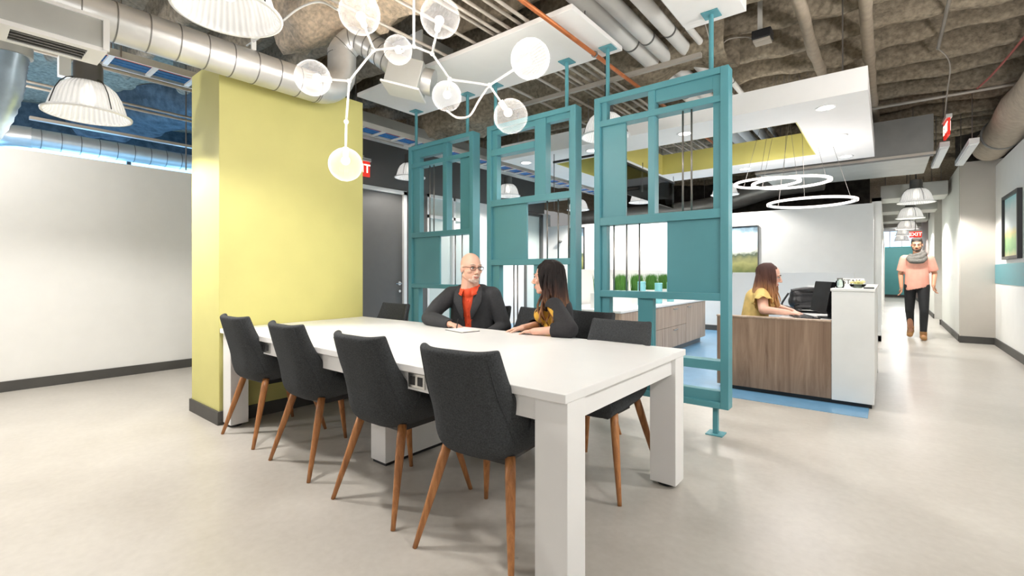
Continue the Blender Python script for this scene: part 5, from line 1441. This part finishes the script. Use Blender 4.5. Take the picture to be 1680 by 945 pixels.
# ---------------------------------------------------------------- receptionist
def receptionist():
    base = Vector((-1.10, 5.62, 0)); FM = frame(base, (.86, .40)); I = FM.inverted(); w = lambda *p: I @ Vector(p)
    t = thing('person', 'receptionist with long brown hair and yellow ruffled blouse typing at the desk', 'person', base)
    T = wmat(t).inverted() @ FM; S = 1.05
    hw = Vector((-.965, 5.575, 1.16)); HF = frame(hw, (.95, .10)) @ Matrix.Rotation(R(-14), 4, 'X'); HM = T @ I @ HF
    shR, shL = Vector((.165, .01, .955)), Vector((-.165, .01, .955))
    elR = w(-.985, 5.355, .815); wrR = w(-.775, 5.43, .795); elL = w(-.97, 5.80, .83); wrL = w(-.76, 5.62, .795)
    b = MB(); head_mass(b, S, .95, .047); b.v = [I @ (HF @ p) for p in b.v]
    b.cap((0, .0, .93), .095, (0, -.03, .60), .115, (1, 0, 0), 1.45); b.cap((-.12, 0, .95), .046, (.12, 0, .95), .046)
    nb = I @ (HF @ Vector((0, -.04, -.17))); b.cap((0, 0, .95), .052, nb, .048)
    limb(b, (shR, .058), (elR, .046), (wrR, .027)); limb(b, (shL, .056), (elL, .044), (wrL, .027))
    hand(b, wrR, w(-.655, 5.475, .772) - w(-.775, 5.43, .795), (0, 0, 1), -1, .20, s=.95)
    hand(b, wrL, w(-.66, 5.555, .772) - w(-.76, 5.62, .795), (0, 0, 1), 1, .20, s=.95)
    for q in (-1, 1):
        limb(b, (Vector((q * .10, -.05, .55)), .095), (Vector((q * .11, .36, .52)), .062), (Vector((q * .11, .30, .09)), .04))
        b.cap((q * .11, .28, .05), .038, (q * .11, .44, .035), .028, (1, 0, 0), 1.3)
    remesh(b, 'body', M['skin_pink'], t, .0055, 3, M4=T)
    face_parts(t, HM, S, M['brow'], M['lips'])
    bl_ = MB(); bl_.cap((0, .0, .92), .110, (0, -.03, .60), .138, (1, 0, 0), 1.45); bl_.cap((-.12, -.005, .96), .058, (.12, -.005, .96), .058)
    for q in (-1, 1): bl_.sphere((q * .075, .09, .87), (.072, .066, .072))
    def cutb(p): return (p - (nb + Vector((0, .035, -.005)))).length < .085
    bo = remesh(bl_, 'blouse', M['yellow'], t, .009, 4, cutb, .006, T)
    # fluttering ruffle sleeves
    for sh_, el_ in ((shR, elR), (shL, elL)):
        d = (el_ - sh_).normalized(); u = d.orthogonal().normalized(); v = d.cross(u); vs = []; fs = []; n = 40
        for j, (tt, r_) in enumerate(((-.05, .066), (.01, .074), (.05, .080), (.095, .098))):
            for i in range(n):
                a = 2 * PI * i / n; rr = r_ * (1 + (.10 * j / 3) * math.sin(a * 7))
                vs.append(T @ (sh_ + d * (tt + (.012 * math.cos(a * 7) if j == 3 else 0)) + u * rr * math.cos(a) + v * rr * math.sin(a)))
        for j in range(3):
            for i in range(n): fs.append((j * n + i, j * n + (i + 1) % n, (j + 1) * n + (i + 1) % n, (j + 1) * n + i))
        o_ = MB().add(vs, fs).build('ruffle_sleeve', M['yellow'], bo, smooth=True)
        sd = o_.modifiers.new('t', 'SOLIDIFY'); sd.thickness = .005
    tr = MB()
    for q in (-1, 1): limb(tr, (Vector((q * .10, -.05, .56)), .11), (Vector((q * .11, .36, .53)), .075), (Vector((q * .11, .30, .12)), .055))
    tr.cap((-.08, -.06, .57), .125, (.08, -.06, .57), .125)
    remesh(tr, 'trousers', M['navy'], t, .012, 4, M4=T)
    for q in (-1, 1):
        MB().cap(T @ Vector((q * .11, .27, .045)), .043, T @ Vector((q * .11, .44, .034)), .031).build('shoe', M['leather'], t, smooth=True)
    h = MB(); h.sphere((0, -.02, .038), (.088, .104, .092)); h.cap((0, -.05, 0), .080, (0, -.085, -.16), .078, (1, 0, 0), 1.2); h.cap((0, -.085, -.16), .075, (0, -.09, -.30), .045, (1, 0, 0), 1.6)
    for q in (-1, 1): h.cap((q * .066, -.01, .02), .030, (q * .078, .02, -.16), .032); h.cap((q * .078, .02, -.16), .034, (q * .07, .07, -.29), .02)
    HS = HM @ Matrix.Rotation(R(14), 4, 'X') @ Matrix.Scale(S, 4)
    hm = remesh(h, 'hair', M['hair_brown'], t, .0075, 3, lambda p: p.y > .050 and p.z < .070 and abs(p.x) < .068)
    hm.matrix_basis = HS
    lo = locks(HM, 60, -122, 122, .36, .091, .106, .012, 9, .03, .012, .0125).build('hair_strands', M['hair_brown'], t, smooth=True); lo.matrix_basis = HS
receptionist()

# ---------------------------------------------------------------- man walking down the corridor
def walker():
    base = Vector((.43, 11.25, 0)); FM = frame(base, (-.05, -1)); I = FM.inverted()
    t = thing('person', 'man in pink tee, grey scarf and black jeans walking down the corridor', 'person', base)
    T = wmat(t).inverted() @ FM; S = 1.02
    HM = T @ Matrix.Translation((0, .05, 1.70)) @ Matrix.Rotation(R(-10), 4, 'X')
    shR, shL = Vector((.168, .0, 1.45)), Vector((-.168, .0, 1.45))
    elR, wrR = Vector((.228, -.03, 1.17)), Vector((.215, .06, .92)); elL, wrL = Vector((-.24, -.06, 1.18)), Vector((-.225, .12, .96))
    hR, hL = Vector((.09, 0, .95)), Vector((-.09, 0, .95))
    kR, aR = Vector((.10, -.02, .50)), Vector((.09, -.22, .15)); kL, aL = Vector((-.10, .14, .51)), Vector((-.09, .17, .09))
    b = MB(); head_mass(b, S, 1.02, .055); b.v = [T.inverted() @ (HM @ p) for p in b.v]
    b.cap((0, 0, 1.42), .095, (0, 0, 1.0), .092, (1, 0, 0), 1.42); b.cap((-.13, 0, 1.45), .05, (.13, 0, 1.45), .05); b.cap((0, 0, 1.45), .058, (0, .02, 1.58), .056)
    limb(b, (shR, .052), (elR, .041), (wrR, .028)); limb(b, (shL, .052), (elL, .041), (wrL, .028))
    hand(b, wrR, (-.02, .12, -1), (-.9, -.3, 0), -1, .3); hand(b, wrL, (-.05, .25, -.9), (.9, -.3, 0), 1, .35)
    limb(b, (hR, .08), (kR, .055), (aR, .04)); limb(b, (hL, .08), (kL, .055), (aL, .04))
    b.cap(aR, .04, aR + Vector((.01, .11, -.09)), .032); b.cap(aL + Vector((0, -.02, -.03)), .04, aL + Vector((-.01, .13, -.05)), .032)
    remesh(b, 'body', M['skin_tan'], t, .006, 3, M4=T)
    face_parts(t, HM, S, M['brow'], M['lips'])
    # short hair and stubble beard
    h = MB(); h.sphere((0, -.02, .045), (.082, .098, .088)); h.cap((-.04, .03, .10), .035, (.04, .03, .10), .035)
    hm = remesh(h.xf(Matrix.Scale(S, 4)), 'hair', M['hair_black'], t, .006, 3, lambda p: (p.y > .045 and p.z < .062) or p.z < -.035 or (abs(p.x) > .07 and p.y > -.02 and p.z < .03)); hm.matrix_basis = HM
    bd = MB()
    for q in (-1, 1):
        bd.cap((q * .060, .0, -.03), .012, (q * .046, .036, -.078), .016); bd.cap((q * .046, .036, -.078), .016, (0, .069, -.095), .020); bd.cap((q * .02, .0865, -.052), .006, (0, .0935, -.05), .0065)
    remesh(bd.xf(Matrix.Scale(S, 4)), 'beard', M['hair_black'], t, .005, 2, M4=HM)
    s_ = MB(); s_.cap((0, 0, 1.40), .110, (0, .0, .90), .126, (1, 0, 0), 1.40); s_.cap((-.135, 0, 1.455), .064, (.135, 0, 1.455), .064)
    for a, e in ((shR, elR), (shL, elL)): s_.cap(a, .072, a.lerp(e, .78), .072)
    def cut(p):
        if p.z < .905 - .26 * p.x and abs(p.x) < .19 : return True
        if (p - Vector((0, .02, 1.56))).length < .085: return True
        for a, e in ((shR, elR), (shL, elL)):
            if (p - a).dot((e - a).normalized()) > .80 * (e - a).length and abs(p.x) > .185: return True
        return False
    remesh(s_, 'tee_shirt', M['pink'], t, .01, 4, cut, .006, T)
    sc = MB()
    for k, (r_, z, th) in enumerate(((.098, 1.465, .046), (.092, 1.505, .040), (.078, 1.535, .032))):
        n = 14
        P = [Vector((r_ * math.cos(a) * 1.15, .02 + r_ * math.sin(a) + (.02 if math.sin(a) > 0 else 0), z - .035 * math.sin(a + k) - (.03 if math.sin(a) > .5 else 0))) for a in [2 * PI * i / n for i in range(n)]]
        for i in range(n): sc.cap(P[i], th, P[(i + 1) % n], th)
    remesh(sc, 'scarf', M['scarf'], t, .009, 3, M4=T)
    tr = MB(); limb(tr, (hR, .094), (kR, .066), (aR + Vector((0, 0, .05)), .05)); limb(tr, (hL, .094), (kL, .066), (aL + Vector((0, 0, .05)), .05)); tr.cap((-.06, 0, .97), .10, (.06, 0, .97), .10)
    remesh(tr, 'jeans', M['trousers'], t, .010, 4, M4=T)
    for a, fx, lift in ((aR, .01, True), (aL, -.01, False)):
        bt = MB(); bt.cap(a + Vector((0, 0, .04)), .053, a + Vector((0, -.01, -.03)), .05)
        if lift: bt.cap(a + Vector((0, -.01, -.04)), .046, a + Vector((fx, .14, -.105)), .038, (1, 0, 0), 1.2)
        else:
            bt.cap(a + Vector((0, -.03, -.045)), .044, a + Vector((fx, .15, -.052)), .036, (1, 0, 0), 1.2)
        remesh(bt, 'boot', M['boots'], t, .008, 3, M4=T)
walker()

t = thing('pen', 'dark pen held in the man\'s right hand', 'pen', (-2.60, 2.575, .80))
part(t, 'barrel', MB().cyl((-2.585, 2.545, .772), (-2.625, 2.60, .835), .0042, n=10), M['dark'], smooth=True)
part(t, 'tip', MB().cyl((-2.585, 2.545, .772), (-2.581, 2.540, .766), .0036, .001, n=8), M['chrome'], smooth=True)
